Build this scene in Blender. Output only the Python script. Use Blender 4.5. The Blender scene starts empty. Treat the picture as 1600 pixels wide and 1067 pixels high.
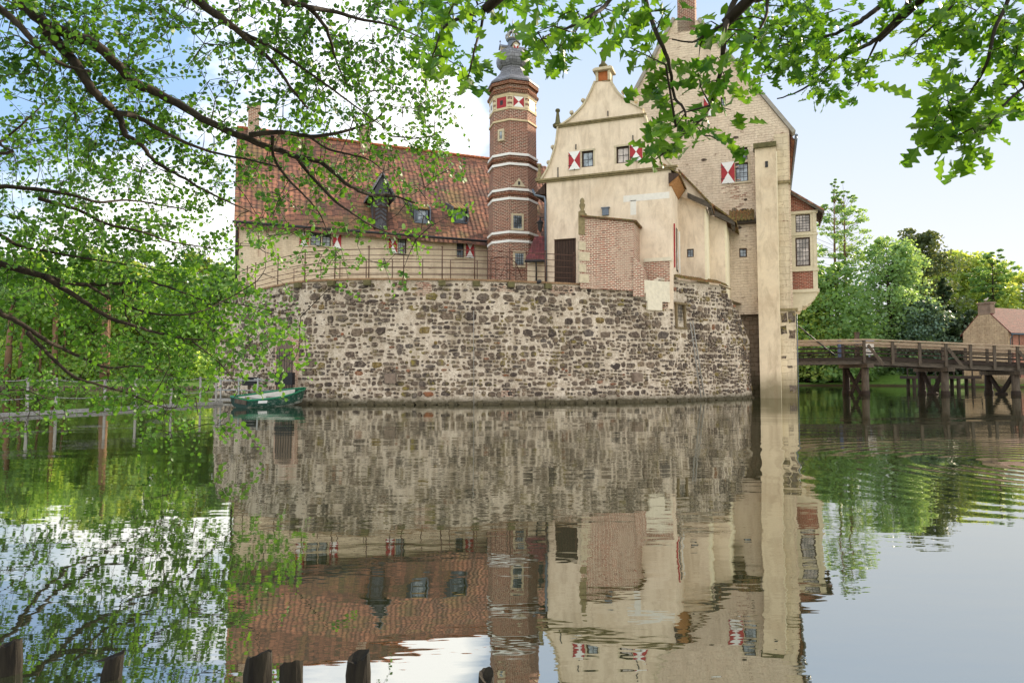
import bpy, math, random
import numpy as np
from mathutils import Vector, Matrix
from mathutils.geometry import tessellate_polygon
random.seed(7); rng = np.random.default_rng(7)
R = math.radians
sc = bpy.context.scene
COL = sc.collection
# ------------------------------------------------------------------ camera
FPX, CAMZ, HOR = 1067.0, 1.4, 587.0
PITCH = math.atan((HOR-533.5)/FPX)
cam_d = bpy.data.cameras.new('camera'); cam = bpy.data.objects.new('camera', cam_d); COL.objects.link(cam)
cam.location = (0,0,CAMZ); cam.rotation_euler = (math.pi/2+PITCH,0,0)
cam_d.sensor_width = 36; cam_d.lens = 36*FPX/1600; cam_d.clip_start = .1; cam_d.clip_end = 4000
sc.camera = cam
CT, ST = math.cos(PITCH), math.sin(PITCH)
def ray(u, v):
    a, b = (u-800)/FPX, (533.5-v)/FPX
    return Vector((a, CT-b*ST, ST+b*CT))
def at(u, v, Y):                    # pixel of the photograph + depth -> a point of the place
    d = ray(u, v); return Vector((0,0,CAMZ)) + d*(Y/d.y)
# ------------------------------------------------------------------ scene objects
def tag(o, label=None, cat=None, group=None, kind=None):
    if label: o['label'] = label
    if cat: o['category'] = cat
    if group: o['group'] = group
    if kind: o['kind'] = kind
    return o
def thing(name, label, cat, loc=(0,0,0), rz=0, group=None):
    o = bpy.data.objects.new(name, None); COL.objects.link(o)
    o.empty_display_size = .2
    o.location = loc; o.rotation_euler = (0,0,rz)
    return tag(o, label, cat, group)
def copy_tree(o, parent=None):
    c = o.copy(); COL.objects.link(c)
    if parent: c.parent = parent
    for ch in list(o.children): copy_tree(ch, c)
    return c
class Frame:                        # a vertical wall's own axes: s along it, y back into the building, z up
    def __init__(f, x, y, ang):
        f.o = Vector((x,y,0)); f.a = ang
        f.M = Matrix.Translation(f.o) @ Matrix.Rotation(ang,4,'Z'); f.I = f.M.inverted()
    def ray(f, u, v):
        return f.I @ Vector((0,0,CAMZ)), f.I.to_3x3() @ ray(u,v)
    def px(f, u, v, y=0.0):         # (s,z) where the sight line meets the plane at depth y
        o, d = f.ray(u,v); t = (y-o.y)/d.y; p = o+d*t
        return (p.x, p.z)
    def pl(f, u, v, p0, n):
        o, d = f.ray(u,v); t = (Vector(p0)-o).dot(Vector(n))/d.dot(Vector(n)); return o+d*t
    def w(f, s, y, z=0): return f.M @ Vector((s,y,z))
class MB:
    def __init__(m): m.v=[]; m.f=[]; m.m=[]; m.c=[]; m.sm=[]
    def face(m, pts, mi=0, col=0.5, smooth=False):
        b=len(m.v); m.v.extend([tuple(p) for p in pts]); m.f.append(tuple(range(b,b+len(pts)))); m.m.append(mi); m.c.append(col); m.sm.append(smooth)
    def grid(m, verts, faces, mi=0, col=0.5, smooth=False):
        b=len(m.v); m.v.extend([tuple(p) for p in verts])
        for f in faces: m.f.append(tuple(b+i for i in f)); m.m.append(mi); m.c.append(col); m.sm.append(smooth)
    def hexa(m, p, mi=0, col=0.5):  # 8 points: bottom 4 ccw, top 4 ccw
        m.grid(p, [(3,2,1,0),(4,5,6,7),(0,1,5,4),(1,2,6,5),(2,3,7,6),(3,0,4,7)], mi, col)
    def box(m, x0,x1,y0,y1,z0,z1, mi=0, col=0.5):
        m.hexa([(x0,y0,z0),(x1,y0,z0),(x1,y1,z0),(x0,y1,z0),(x0,y0,z1),(x1,y0,z1),(x1,y1,z1),(x0,y1,z1)], mi, col)
    def bar(m, a, b, w, h, mi=0, col=.5, up=(0,0,1)):  # box beam from a to b
        a,b=Vector(a),Vector(b); d=(b-a).normalized(); s=d.cross(Vector(up))
        if s.length<1e-4: s=Vector((1,0,0))
        s.normalize(); t=s.cross(d)
        q=[(-1,-1),(1,-1),(1,1),(-1,1)]
        pa=[a+s*(x*w/2)+t*(y*h/2) for x,y in q]; pb=[b+s*(x*w/2)+t*(y*h/2) for x,y in q]
        m.hexa(pa+pb, mi, col)
    def tube(m, pts, rad, n=6, mi=0, col=.5, cap=True):
        pts=[Vector(p) for p in pts]; k=len(pts)
        if not hasattr(rad,'__len__'): rad=[rad]*k
        ref=None; vs=[]
        for i,p in enumerate(pts):
            d=(pts[min(i+1,k-1)]-pts[max(i-1,0)])
            if d.length<1e-9: d=Vector((0,0,1))
            d.normalize()
            if ref is None:
                ref=Vector((0,0,1)) if abs(d.z)<.9 else Vector((1,0,0))
            s=(ref-d*ref.dot(d)); 
            if s.length<1e-4: s=d.orthogonal()
            s.normalize(); ref=s; t=d.cross(s)
            for j in range(n):
                a=2*math.pi*j/n; vs.append(p+(s*math.cos(a)+t*math.sin(a))*rad[i])
        fs=[(i*n+j,i*n+(j+1)%n,(i+1)*n+(j+1)%n,(i+1)*n+j) for i in range(k-1) for j in range(n)]
        if cap: fs+= [tuple(range(n-1,-1,-1)), tuple(range((k-1)*n,k*n))]
        m.grid(vs,fs,mi,col,True)
    def lathe(m, prof, cx=0,cy=0, n=16, rot=0., mi=0, col=.5, smooth=True):   # prof [(r,z)] bottom to top
        vs=[]; k=len(prof)
        for r,z in prof:
            for j in range(n):
                a=rot+2*math.pi*j/n; vs.append((cx+r*math.cos(a),cy+r*math.sin(a),z))
        fs=[(i*n+j,i*n+(j+1)%n,(i+1)*n+(j+1)%n,(i+1)*n+j) for i in range(k-1) for j in range(n)]
        fs+=[tuple(range(n-1,-1,-1)),tuple(range((k-1)*n,k*n))]
        m.grid(vs,fs,mi,col,smooth)
    def prism(m, poly, y0, y1, mi=0, col=.5):   # polygon in (s,z), ccw seen from -y, extruded y0..y1
        n=len(poly)
        A=sum(poly[i][0]*poly[(i+1)%n][1]-poly[(i+1)%n][0]*poly[i][1] for i in range(n))
        if A<0: poly=poly[::-1]
        b=[(s,y0,z) for s,z in poly]; t=[(s,y1,z) for s,z in poly]
        tri=tessellate_polygon([[Vector((s,z,0)) for s,z in poly]])
        fs=[]
        for a_,b_,c_ in tri:
            p=[poly[a_],poly[b_],poly[c_]]
            ar=(p[1][0]-p[0][0])*(p[2][1]-p[0][1])-(p[2][0]-p[0][0])*(p[1][1]-p[0][1])
            if ar<0: a_,c_=c_,a_
            fs.append((a_,b_,c_)); fs.append((n+c_,n+b_,n+a_))
        fs+=[(i,n+i,n+(i+1)%n,(i+1)%n) for i in range(n)]
        m.grid(b+t,fs,mi,col)
    def wall(m, poly, holes, y0, y1, rec=.22, mi=0, mrev=None):   # wall slab with real openings
        n=len(poly)
        A=sum(poly[i][0]*poly[(i+1)%n][1]-poly[(i+1)%n][0]*poly[i][1] for i in range(n))
        if A<0: poly=poly[::-1]
        loops=[poly]+holes
        allp=[p for l in loops for p in l]
        tri=tessellate_polygon([[Vector((s,z,0)) for s,z in l] for l in loops])
        fs=[]
        for a_,b_,c_ in tri:
            p=[allp[a_],allp[b_],allp[c_]]
            ar=(p[1][0]-p[0][0])*(p[2][1]-p[0][1])-(p[2][0]-p[0][0])*(p[1][1]-p[0][1])
            if abs(ar)<1e-9: continue
            fs.append((a_,b_,c_) if ar>0 else (c_,b_,a_))
        m.grid([(s,y0,z) for s,z in allp],fs,mi)
        m.grid([(s,y0,z) for s,z in poly]+[(s,y1,z) for s,z in poly],[(i,n+i,n+(i+1)%n,(i+1)%n) for i in range(n)],mi)
        for h in holes:
            k=len(h)
            m.grid([(s,y0,z) for s,z in h]+[(s,y0+rec,z) for s,z in h],[((i+1)%k,k+(i+1)%k,k+i,i) for i in range(k)],mi if mrev is None else mrev)
    def build(m, name, mats, parent=None, label=None, loc=None, uv=True, sharp=False):
        me=bpy.data.meshes.new(name); me.from_pydata(m.v,[],m.f)
        if not isinstance(mats,(list,tuple)): mats=[mats]
        for q in mats: me.materials.append(q)
        nf=len(m.f)
        me.polygons.foreach_set('material_index', m.m)
        me.polygons.foreach_set('use_smooth', m.sm)
        if uv and nf:
            nl=len(me.loops); co=np.empty(len(me.vertices)*3); me.vertices.foreach_get('co',co); co=co.reshape(-1,3)
            li=np.empty(nl,int); me.loops.foreach_get('vertex_index',li)
            no=np.empty(nf*3); me.polygons.foreach_get('normal',no); no=no.reshape(-1,3)
            lt=np.empty(nf,int); me.polygons.foreach_get('loop_total',lt)
            N=np.repeat(no,lt,0); P=co[li]
            hl=np.hypot(N[:,0],N[:,1]); flat=hl<.12
            hs=np.where(flat,1,hl)
            T=np.stack([np.where(flat,1,-N[:,1]/hs),np.where(flat,0,N[:,0]/hs),np.zeros(nl)],1)
            B=np.cross(N,T)
            uvv=np.stack([(P*T).sum(1),(P*B).sum(1)],1)
            l=me.uv_layers.new(name='UVMap'); l.data.foreach_set('uv',uvv.astype(np.float32).ravel())
            a=me.attributes.new('tone','FLOAT','FACE'); a.data.foreach_set('value',np.array(m.c,dtype=np.float32))
        me.update()
        o=bpy.data.objects.new(name,me); COL.objects.link(o)
        if parent: o.parent=parent
        if loc: o.location=loc
        if label: o['label']=label
        return o
# ------------------------------------------------------------------ materials
def srgb(*c):
    return tuple(((x/255)/12.92 if x/255<=.04045 else ((x/255+.055)/1.055)**2.4) for x in c)+(1,)
class NT:
    def __init__(s, name):
        s.mat=bpy.data.materials.new(name); s.mat.use_nodes=True; s.t=s.mat.node_tree; s.t.nodes.clear()
        s.out=s.n('ShaderNodeOutputMaterial')
    def n(s, typ, **k):
        nd=s.t.nodes.new(typ)
        for a,b in k.items():
            if a.startswith('i_'):
                key=a[2:]; key=int(key) if key.isdigit() else key.replace('_',' ')
                s.set(nd.inputs[key],b)
            else: setattr(nd,a,b)
        return nd
    def set(s, inp, val):
        if isinstance(val, bpy.types.NodeSocket): s.t.links.new(val, inp)
        elif isinstance(val, bpy.types.Node): s.t.links.new(val.outputs[0], inp)
        else: inp.default_value=val
    def mix(s, f, a, b, blend='MIX'):
        nd=s.t.nodes.new('ShaderNodeMix'); nd.data_type='RGBA'; nd.blend_type=blend
        s.set(nd.inputs[0],f); s.set(nd.inputs[6],a); s.set(nd.inputs[7],b); return nd.outputs[2]
    def math(s, op, a, b=None, clamp=False):
        nd=s.t.nodes.new('ShaderNodeMath'); nd.operation=op; nd.use_clamp=clamp
        s.set(nd.inputs[0],a)
        if b is not None: s.set(nd.inputs[1],b)
        return nd.outputs[0]
    def ramp(s, f, stops):
        nd=s.t.nodes.new('ShaderNodeValToRGB'); s.set(nd.inputs[0],f)
        el=nd.color_ramp.elements
        while len(el)<len(stops): el.new(.5)
        for e,(p,c) in zip(el,stops):
            e.position=p; e.color=c if hasattr(c,'__len__') else (c,c,c,1)
        return nd.outputs[0]
    def noise(s, vec, scale, detail=4, rough=.55, out=0, dist=0):
        nd=s.n('ShaderNodeTexNoise'); s.set(nd.inputs['Vector'],vec); nd.inputs['Scale'].default_value=scale
        nd.inputs['Detail'].default_value=detail; nd.inputs['Roughness'].default_value=rough; nd.inputs['Distortion'].default_value=dist
        return nd.outputs[out]
    def coord(s, kind='Object', scale=None):
        o=s.n('ShaderNodeTexCoord').outputs[kind] if kind!='UV' else s.n('ShaderNodeUVMap').outputs[0]
        if scale:
            mp=s.n('ShaderNodeMapping'); s.set(mp.inputs[0],o); mp.inputs['Scale'].default_value=scale; o=mp.outputs[0]
        return o
    def bsdf(s, col, rough=.8, bump=None, bd=.02, bs=1., spec=.3, metal=0., **k):
        p=s.n('ShaderNodeBsdfPrincipled'); s.set(p.inputs['Base Color'],col); s.set(p.inputs['Roughness'],rough)
        p.inputs['Specular IOR Level'].default_value=spec; p.inputs['Metallic'].default_value=metal
        if bump is not None:
            b=s.n('ShaderNodeBump'); s.set(b.inputs['Height'],bump); b.inputs['Distance'].default_value=bd; b.inputs['Strength'].default_value=bs
            s.t.links.new(b.outputs[0],p.inputs['Normal'])
        for a,b in k.items(): s.set(p.inputs[a.replace('_',' ')],b)
        s.t.links.new(p.outputs[0],s.out.inputs[0]); return p
def rgb(c): return tuple(c)+(1,) if len(c)==3 else c
def M_plain(name, col, rough=.7, var=.25, scale=6, bump=.01, metal=0, spec=.3, grain=None):
    t=NT(name); ob=t.coord('Object',grain)
    n=t.noise(ob,scale,5,.6); n2=t.noise(ob,scale*.17,3)
    c=rgb(col); dk=tuple(x*(1-var) for x in c[:3])+(1,); lt=tuple(min(1,x*(1+var*.6)) for x in c[:3])+(1,)
    k=t.mix(t.ramp(n,[(.3,0.),(.7,1.)]),dk,lt); k=t.mix(t.math('MULTIPLY',n2,.35),k,dk)
    t.bsdf(k,rough,n,bump,1,spec,metal); return t.mat
def M_plaster(name, col, dirt, patch=None, scale=1.0, wear=.5, bump=.02, brickish=0., bw=.34, bh=.13, scars=.75, bc=(.62,.58,.55,1)):
    t=NT(name); ob=t.coord('Object')
    big=t.noise(ob,.35*scale,4,.6); mid=t.noise(ob,1.6*scale,6,.65); fine=t.noise(ob,14*scale,5,.7)
    st=t.noise(t.coord('Object',(1.2,1.2,.4)),1.5*scale,7,.72,0,.6)
    c=rgb(col); lt=tuple(min(1,x*1.13) for x in c[:3])+(1,)
    k=t.mix(t.ramp(mid,[(.35,0.),(.65,1.)]),c,lt)
    k=t.mix(t.math('MULTIPLY',t.ramp(st,[(.46,0.),(.8,1.)]),wear*.8),k,rgb(dirt))
    k=t.mix(t.math('MULTIPLY',t.ramp(big,[(.52,0.),(.72,1.)]),wear*.6),k,rgb(patch or dirt))
    k=t.mix(t.math('MULTIPLY',t.ramp(fine,[(.55,0.),(.75,1.)]),.22),k,rgb(dirt))
    zz=t.n('ShaderNodeSeparateXYZ'); t.set(zz.inputs[0],ob)
    wet=t.ramp(t.math('MULTIPLY',t.math('ADD',zz.outputs[2],t.math('MULTIPLY',mid,-1.2)),.5),[(.0,1.),(.55,0.)])
    k=t.mix(t.math('MULTIPLY',wet,.75),k,srgb(92,86,58))
    drip=t.noise(t.coord('Object',(3.,3.,.12)),1.,4,.6); k=t.mix(t.math('MULTIPLY',t.math('MULTIPLY',t.ramp(drip,[(.56,0.),(.7,1.)]),t.ramp(big,[(.4,0.),(.6,1.)])),wear*.5),k,rgb(dirt))
    h=t.math('ADD',t.math('MULTIPLY',mid,1.),t.math('MULTIPLY',fine,.5))
    if brickish:                    # rows of limewashed brick and rubble showing through
        br=t.n('ShaderNodeTexBrick'); uv=t.coord('UV')
        wob=t.n('ShaderNodeVectorMath',operation='MULTIPLY_ADD'); t.set(wob.inputs[0],t.noise(uv,2.5,2,.5,1)); wob.inputs[1].default_value=(.25,.2,0); t.set(wob.inputs[2],uv)
        t.set(br.inputs[0],wob.outputs[0]); br.inputs['Scale'].default_value=1; br.inputs['Brick Width'].default_value=bw; br.inputs['Row Height'].default_value=bh
        br.inputs['Mortar Size'].default_value=.018; br.inputs['Mortar Smooth'].default_value=.6
        br.inputs['Color1'].default_value=(.8,.8,.8,1); br.inputs['Color2'].default_value=(1,1,1,1); br.inputs['Mortar'].default_value=bc
        k=t.mix(brickish,k,br.outputs[0],'MULTIPLY')
        sp=t.ramp(t.noise(t.coord('UV',(1,2.6,1)),1.7,5,.7),[(.585,0.),(.64,1.)])
        sp=t.math('MULTIPLY',sp,t.ramp(t.noise(uv,.55,2),[(.5,0.),(.56,1.)]))
        k=t.mix(t.math('MULTIPLY',sp,scars),k,srgb(118,84,66))
        h=t.math('ADD',h,t.math('MULTIPLY',br.outputs[1],-.8))
    t.bsdf(k,.92,h,bump,.8,.15); return t.mat
def M_brick(name, c1, c2, mortar, bw=.27, rh=.095, ms=.016, wash=None, washf=.3, bump=.012):
    t=NT(name); uv=t.coord('UV'); br=t.n('ShaderNodeTexBrick'); t.set(br.inputs[0],uv)
    br.inputs['Scale'].default_value=1; br.inputs['Brick Width'].default_value=bw; br.inputs['Row Height'].default_value=rh
    br.inputs['Mortar Size'].default_value=ms; br.inputs['Mortar Smooth'].default_value=.3; br.inputs['Bias'].default_value=0
    br.inputs['Color1'].default_value=rgb(c1); br.inputs['Color2'].default_value=rgb(c2); br.inputs['Mortar'].default_value=rgb(mortar)
    n=t.noise(uv,2.2,5,.65); n2=t.noise(uv,.45,3); n3=t.noise(t.coord('UV',(4,12,1)),1.,2)
    k=t.mix(t.math('MULTIPLY',t.ramp(n3,[(.46,0.),(.56,1.)]),.7),br.outputs[0],tuple(x*.35 for x in c2[:3])+(1,))
    k=t.mix(br.outputs[1],k,rgb(mortar)); k=t.mix(t.math('MULTIPLY',t.ramp(n2,[(.45,0.),(.7,1.)]),.4),k,tuple(x*.5 for x in c2[:3])+(1,))
    if wash: k=t.mix(t.math('MULTIPLY',t.ramp(t.math('ADD',t.math('MULTIPLY',n,.5),t.math('MULTIPLY',n2,.5)),[(.46,0.),(.58,1.)]),washf),k,rgb(wash))
    t.bsdf(k,.9,t.math('MULTIPLY',br.outputs[1],-1.),bump,1,.15); return t.mat
def M_tiles(name, c1, c2, c3, moss, mossf=.5, tw=.24, th=.3, dirt_shade=(.05,.035,.03)):
    t=NT(name); uv=t.coord('UV'); br=t.n('ShaderNodeTexBrick'); t.set(br.inputs[0],uv); br.offset=0
    br.inputs['Scale'].default_value=1; br.inputs['Brick Width'].default_value=tw; br.inputs['Row Height'].default_value=th
    br.inputs['Mortar Size'].default_value=0; br.inputs['Color1'].default_value=(0,0,0,1); br.inputs['Color2'].default_value=(1,1,1,1)
    sx=t.n('ShaderNodeSeparateXYZ'); t.set(sx.inputs[0],uv)
    fx=t.math('FRACT',t.math('DIVIDE',sx.outputs[0],tw)); fy=t.math('FRACT',t.math('DIVIDE',sx.outputs[1],th))
    wave=t.math('SINE',t.math('MULTIPLY',fx,6.2832))
    k=t.ramp(br.outputs[0],[(0.,rgb(c1)),(.5,rgb(c2)),(1.,rgb(c3))])
    n=t.noise(uv,.5,5,.65); n2=t.noise(uv,5,4,.7)
    k=t.mix(t.math('MULTIPLY',t.ramp(n2,[(.45,0.),(.7,1.)]),.5),k,rgb(dirt_shade)); k=t.mix(t.math('MULTIPLY',t.ramp(t.noise(uv,3.1,3,.6),[(.55,0.),(.7,1.)]),.35),k,tuple(min(1,x*1.5) for x in c1[:3])+(1,))
    low=t.ramp(n,[(.48,0.),(.64,1.)]); 
    k=t.mix(t.math('MULTIPLY',low,mossf),k,rgb(moss))
    tile_shade=t.math('MULTIPLY',t.math('ADD',t.math('MULTIPLY',t.ramp(fy,[(.0,1.),(.24,0.),(.9,0.),(1.,.7)]),1.5),t.math('MULTIPLY',t.ramp(fx,[(0.,1.),(.22,0.),(.88,0.),(1.,1.)]),.5)),.6,True)
    k=t.mix(tile_shade,k,rgb(dirt_shade))  # shadow lines at the tile edges painted into the colour
    h=t.math('ADD',t.math('MULTIPLY',wave,.22),t.math('MULTIPLY',fy,-1.3))
    t.bsdf(k,.85,h,.05,1,.2); return t.mat
def M_slate(name, col):
    t=NT(name); uv=t.coord('UV'); br=t.n('ShaderNodeTexBrick'); t.set(br.inputs[0],uv)
    br.inputs['Scale'].default_value=1; br.inputs['Brick Width'].default_value=.3; br.inputs['Row Height'].default_value=.17; br.inputs['Mortar Size'].default_value=.012
    br.inputs['Color1'].default_value=rgb(col); br.inputs['Color2'].default_value=tuple(x*1.7 for x in col[:3])+(1,); br.inputs['Mortar'].default_value=tuple(x*.4 for x in col[:3])+(1,)
    t.bsdf(br.outputs[0],.5,t.math('MULTIPLY',br.outputs[1],-1),.02,1,.4); return t.mat
def M_leaf(name, c1, c2, trans=.5, tcol=None, rough=.45, tmul=1.4):
    t=NT(name); a=t.n('ShaderNodeAttribute',attribute_name='tone')
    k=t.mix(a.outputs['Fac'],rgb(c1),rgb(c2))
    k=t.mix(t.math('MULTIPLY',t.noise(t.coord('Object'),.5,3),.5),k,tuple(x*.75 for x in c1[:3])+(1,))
    p=t.n('ShaderNodeBsdfPrincipled'); t.set(p.inputs['Base Color'],k); p.inputs['Roughness'].default_value=rough; p.inputs['Specular IOR Level'].default_value=.35
    tr=t.n('ShaderNodeBsdfTranslucent'); t.set(tr.inputs[0],t.mix(1.,k,rgb(tcol or (1.5*tmul,1.25*tmul,.55*tmul)),'MULTIPLY'))
    mx=t.n('ShaderNodeMixShader'); mx.inputs[0].default_value=trans
    t.t.links.new(p.outputs[0],mx.inputs[1]); t.t.links.new(tr.outputs[0],mx.inputs[2]); t.t.links.new(mx.outputs[0],t.out.inputs[0])
    return t.mat
def M_wood(name, col, col2, scale=(1,1,1), rough=.8, stretch=(12,12,1.2)):
    t=NT(name); g=t.noise(t.coord('Object',stretch),1.6,6,.65); b=t.noise(t.coord('Object'),1.2,3)
    k=t.mix(t.ramp(g,[(.35,0.),(.68,1.)]),rgb(col),rgb(col2)); k=t.mix(t.math('MULTIPLY',b,.4),k,tuple(x*.6 for x in col[:3])+(1,))
    t.bsdf(k,rough,g,.012,1,.2); return t.mat
def M_glass(name, c1=(.05,.07,.09), c2=(.35,.42,.48)):
    t=NT(name); n=t.noise(t.coord('Object'),1.7,3)
    k=t.mix(t.ramp(n,[(.4,0.),(.62,1.)]),rgb(c1),rgb(c2)); t.bsdf(k,.06,t.noise(t.coord('Object'),7,1),.01,.5,.9); return t.mat
MAT={}
MAT['plaster']=M_plaster('lime_plaster', srgb(221,203,180), srgb(150,126,102), srgb(202,178,148), wear=.8)
MAT['plaster_wing']=M_plaster('aged_plaster', srgb(216,200,174), srgb(154,130,104), srgb(198,168,134), wear=.7, brickish=.3)
MAT['rubble']=M_plaster('washed_rubble', srgb(219,201,178), srgb(160,134,112), srgb(204,170,144), wear=.65, bump=.06, brickish=.28, bw=.42, bh=.17)
MAT['patch']=M_plain('repair_mortar', srgb(226,220,210), .9, .1)
MAT['stone']=M_plain('sandstone', srgb(200,186,158), .9, .25, 5, .02)
MAT['stone_dark']=M_plain('weathered_sandstone', srgb(140,126,92), .9, .4, 5, .03)
MAT['stone_moss']=M_plain('mossy_stone', srgb(104,98,66), .95, .45, 4, .04)
MAT['brick_tower']=M_brick('dark_brick', srgb(160,92,74), srgb(104,60,50), srgb(204,186,166), wash=srgb(178,130,110), washf=.3)
MAT['brick_old']=M_brick('old_brick', srgb(176,102,82), srgb(132,76,64), srgb(208,192,170), ms=.022, wash=srgb(204,182,160), washf=.5)
MAT['brick_cot']=M_brick('cottage_brick', srgb(168,92,74), srgb(140,76,62), srgb(176,150,128))
MAT['roof']=M_tiles('clay_pantiles', srgb(162,112,88), srgb(140,96,78), srgb(98,76,66), srgb(112,104,66), .65, .33,.40)
MAT['roof_cot']=M_tiles('red_pantiles', srgb(108,52,44), srgb(94,44,39), srgb(78,40,37), srgb(90,66,50), .2)
MAT['moss_tile']=M_tiles('mossy_tiles', srgb(140,110,70), srgb(110,96,56), srgb(150,96,62), srgb(96,100,44), .7)
MAT['slate']=M_slate('slate', srgb(104,104,108)[:3])
MAT['white']=M_plain('white_paint', (.8,.79,.76), .6, .06, 8)
MAT['red']=M_plain('red_paint', srgb(166,48,54), .6, .22, 8)
MAT['glass']=M_glass('window_glass')
MAT['glass_reflection']=M_glass('leaded_glass', (.16,.13,.1), (.55,.47,.42))  # pinkish white reflection painted into the pane colour
MAT['iron']=M_plain('rusty_iron', srgb(92,66,54), .7, .4, 20)
MAT['dark_iron']=M_plain('dark_iron', (.03,.03,.032), .5, .3, 20)
MAT['zinc']=M_plain('zinc', srgb(104,112,122), .45, .25, 10, .004, .6)
MAT['dark_wood']=M_wood('dark_boards', srgb(62,48,42), srgb(88,70,60), stretch=(10,10,1))
MAT['door_wood']=M_wood('weathered_boards', srgb(96,80,70), srgb(138,120,104), stretch=(10,10,1))
MAT['grey_wood']=M_wood('grey_timber', srgb(64,58,51), srgb(110,100,88), stretch=(2,14,14))
MAT['rail_wood']=M_wood('handrail_timber', srgb(140,118,96), srgb(190,172,150), stretch=(2,14,14))
MAT['pile_wood']=M_wood('pile_timber', srgb(62,55,48), srgb(108,97,84), stretch=(14,14,1.2))
MAT['black_wood']=M_wood('dark_timber', srgb(38,31,27), srgb(62,52,44), stretch=(2,14,14))
MAT['oak_wood']=M_wood('oiled_oak', srgb(150,104,62), srgb(186,136,88), stretch=(3,3,14))
MAT['bark']=M_wood('bark', srgb(40,34,28), srgb(66,58,46), stretch=(9,9,3))
MAT['bark_far']=M_wood('pale_bark', srgb(110,84,66), srgb(140,112,88), stretch=(9,9,1))
MAT['weathered']=M_wood('white_weathered_timber', srgb(132,128,120), srgb(176,173,166), stretch=(9,9,9))
MAT['black_panel']=M_plain('black_panel', (.012,.014,.018), .5, .2)
SKY_STR,CLOUD_STR,CLOUD_OFF,SUN_STR,EXPO,HAZE=.085,.60,-.03,3.0,1.68,0
# ------------------------------------------------------------------ rampart plan (outer foot of the wall), left to right
def cr(pts, n):                     # Catmull-Rom
    P=[np.array(p,float) for p in pts]; P=[2*P[0]-P[1]]+P+[2*P[-1]-P[-2]]; out=[]
    for i in range(1,len(P)-2):
        for k in range(n):
            t=k/n; a,b,c,d=P[i-1:i+3]
            out.append(.5*((2*b)+(-a+c)*t+(2*a-5*b+4*c-d)*t*t+(-a+3*b-3*c+d)*t**3))
    out.append(P[-2]); return out
def uY(u,Y): return ((u-800)/FPX*Y*1.0, Y)
plan1=cr([(-13.5,55),(-17.4,50.5),uY(338,44.5),uY(362,40.6),uY(395,37.6),uY(432,35.4),uY(475,33.9),uY(560,33.2),uY(660,33.2),uY(760,33.6),uY(880,34.7),uY(985,36.0),uY(1050,37.15)],8)
plan2=cr([uY(1052,37.2),uY(1085,38.6),uY(1125,40.0),uY(1158,41.7),uY(1174,43.6)],8)
PLAN=np.array(plan1+plan2); SEG=np.r_[0,np.cumsum(np.hypot(*np.diff(PLAN,axis=0).T))]; RL=SEG[-1]
tg=np.gradient(PLAN,axis=0); tg/=np.hypot(tg[:,0],tg[:,1])[:,None]; NRM=np.stack([tg[:,1],-tg[:,0]],1)
def rp(s,z,off=0.):
    x=np.interp(s,SEG,PLAN[:,0]); y=np.interp(s,SEG,PLAN[:,1]); nx=np.interp(s,SEG,NRM[:,0]); ny=np.interp(s,SEG,NRM[:,1])
    l=math.hypot(nx,ny); o=off-.035*z; return Vector((x+nx/l*o,y+ny/l*o,z))
def r_at(u):                        # arc length where the column of pixel u meets the wall (front part)
    us=800+FPX*PLAN[:,0]/PLAN[:,1]; i=int(np.argmin(us)); return float(np.interp(u,us[i:],SEG[i:]))
def r_z(u,v):
    s=r_at(u); p=rp(s,0); return s,(at(u,v,p.y)).z
S1005=r_at(1003)
def ztop(s): return 6.12+ (0 if s<S1005 else min(.62,(s-S1005)*.5)) - (0 if s<r_at(1135) else (s-r_at(1135))*.75)
# stone colours by vertex tone
def M_stones():
    t=NT('field_stones'); a=t.n('ShaderNodeAttribute',attribute_name='tone').outputs['Fac']; ob=t.coord('Object')
    k=t.ramp(a,[(0.,srgb(66,58,54)),(.18,srgb(96,82,71)),(.34,srgb(114,98,82)),(.5,srgb(94,86,80)),(.62,srgb(114,99,85)),(.74,srgb(132,115,96)),(.86,srgb(138,86,60)),(1.,srgb(120,108,60))])
    n=t.noise(ob,5,6,.7); n2=t.noise(ob,1.1,3)
    k=t.mix(t.math('MULTIPLY',t.ramp(n,[(.5,0.),(.66,1.)]),.7),k,srgb(160,146,128))
    k=t.mix(t.math('MULTIPLY',t.ramp(t.noise(ob,7,5,.75),[(.48,0.),(.6,1.)]),.7),k,srgb(44,36,32))
    k=t.mix(t.math('MULTIPLY',t.math('MULTIPLY',t.ramp(n2,[(.52,0.),(.66,1.)]),t.ramp(t.noise(ob,4,4,.7),[(.45,0.),(.6,1.)])),.8),k,srgb(138,124,60))
    t.bsdf(k,.85,n,.06,1,.25); return t.mat
def M_mortar():
    t=NT('lime_mortar'); ob=t.coord('Object'); n=t.noise(ob,3.5,7,.7); f=t.noise(ob,16,5,.7); b=t.noise(ob,.5,3); st=t.noise(t.coord('Object',(1.5,1.5,.16)),1.4,4)
    k=t.mix(t.ramp(n,[(.35,0.),(.66,1.)]),srgb(174,158,138),srgb(222,209,190))
    k=t.mix(t.math('MULTIPLY',t.ramp(f,[(.52,0.),(.62,1.)]),.6),k,srgb(120,104,88))
    k=t.mix(t.math('MULTIPLY',t.ramp(st,[(.5,0.),(.7,1.)]),.4),k,srgb(132,116,92))
    z=t.n('ShaderNodeSeparateXYZ'); t.set(z.inputs[0],ob)
    wet=t.ramp(t.math('ADD',z.outputs[2],t.math('MULTIPLY',n,.35)),[(.3,1.),(.62,0.)])
    k=t.mix(t.math('MULTIPLY',wet,.85),k,srgb(62,60,40))
    t.bsdf(k,.95,t.math('ADD',n,t.math('MULTIPLY',f,.6)),.07,1,.1); return t.mat
mS,mM=M_stones(),M_mortar()
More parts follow.
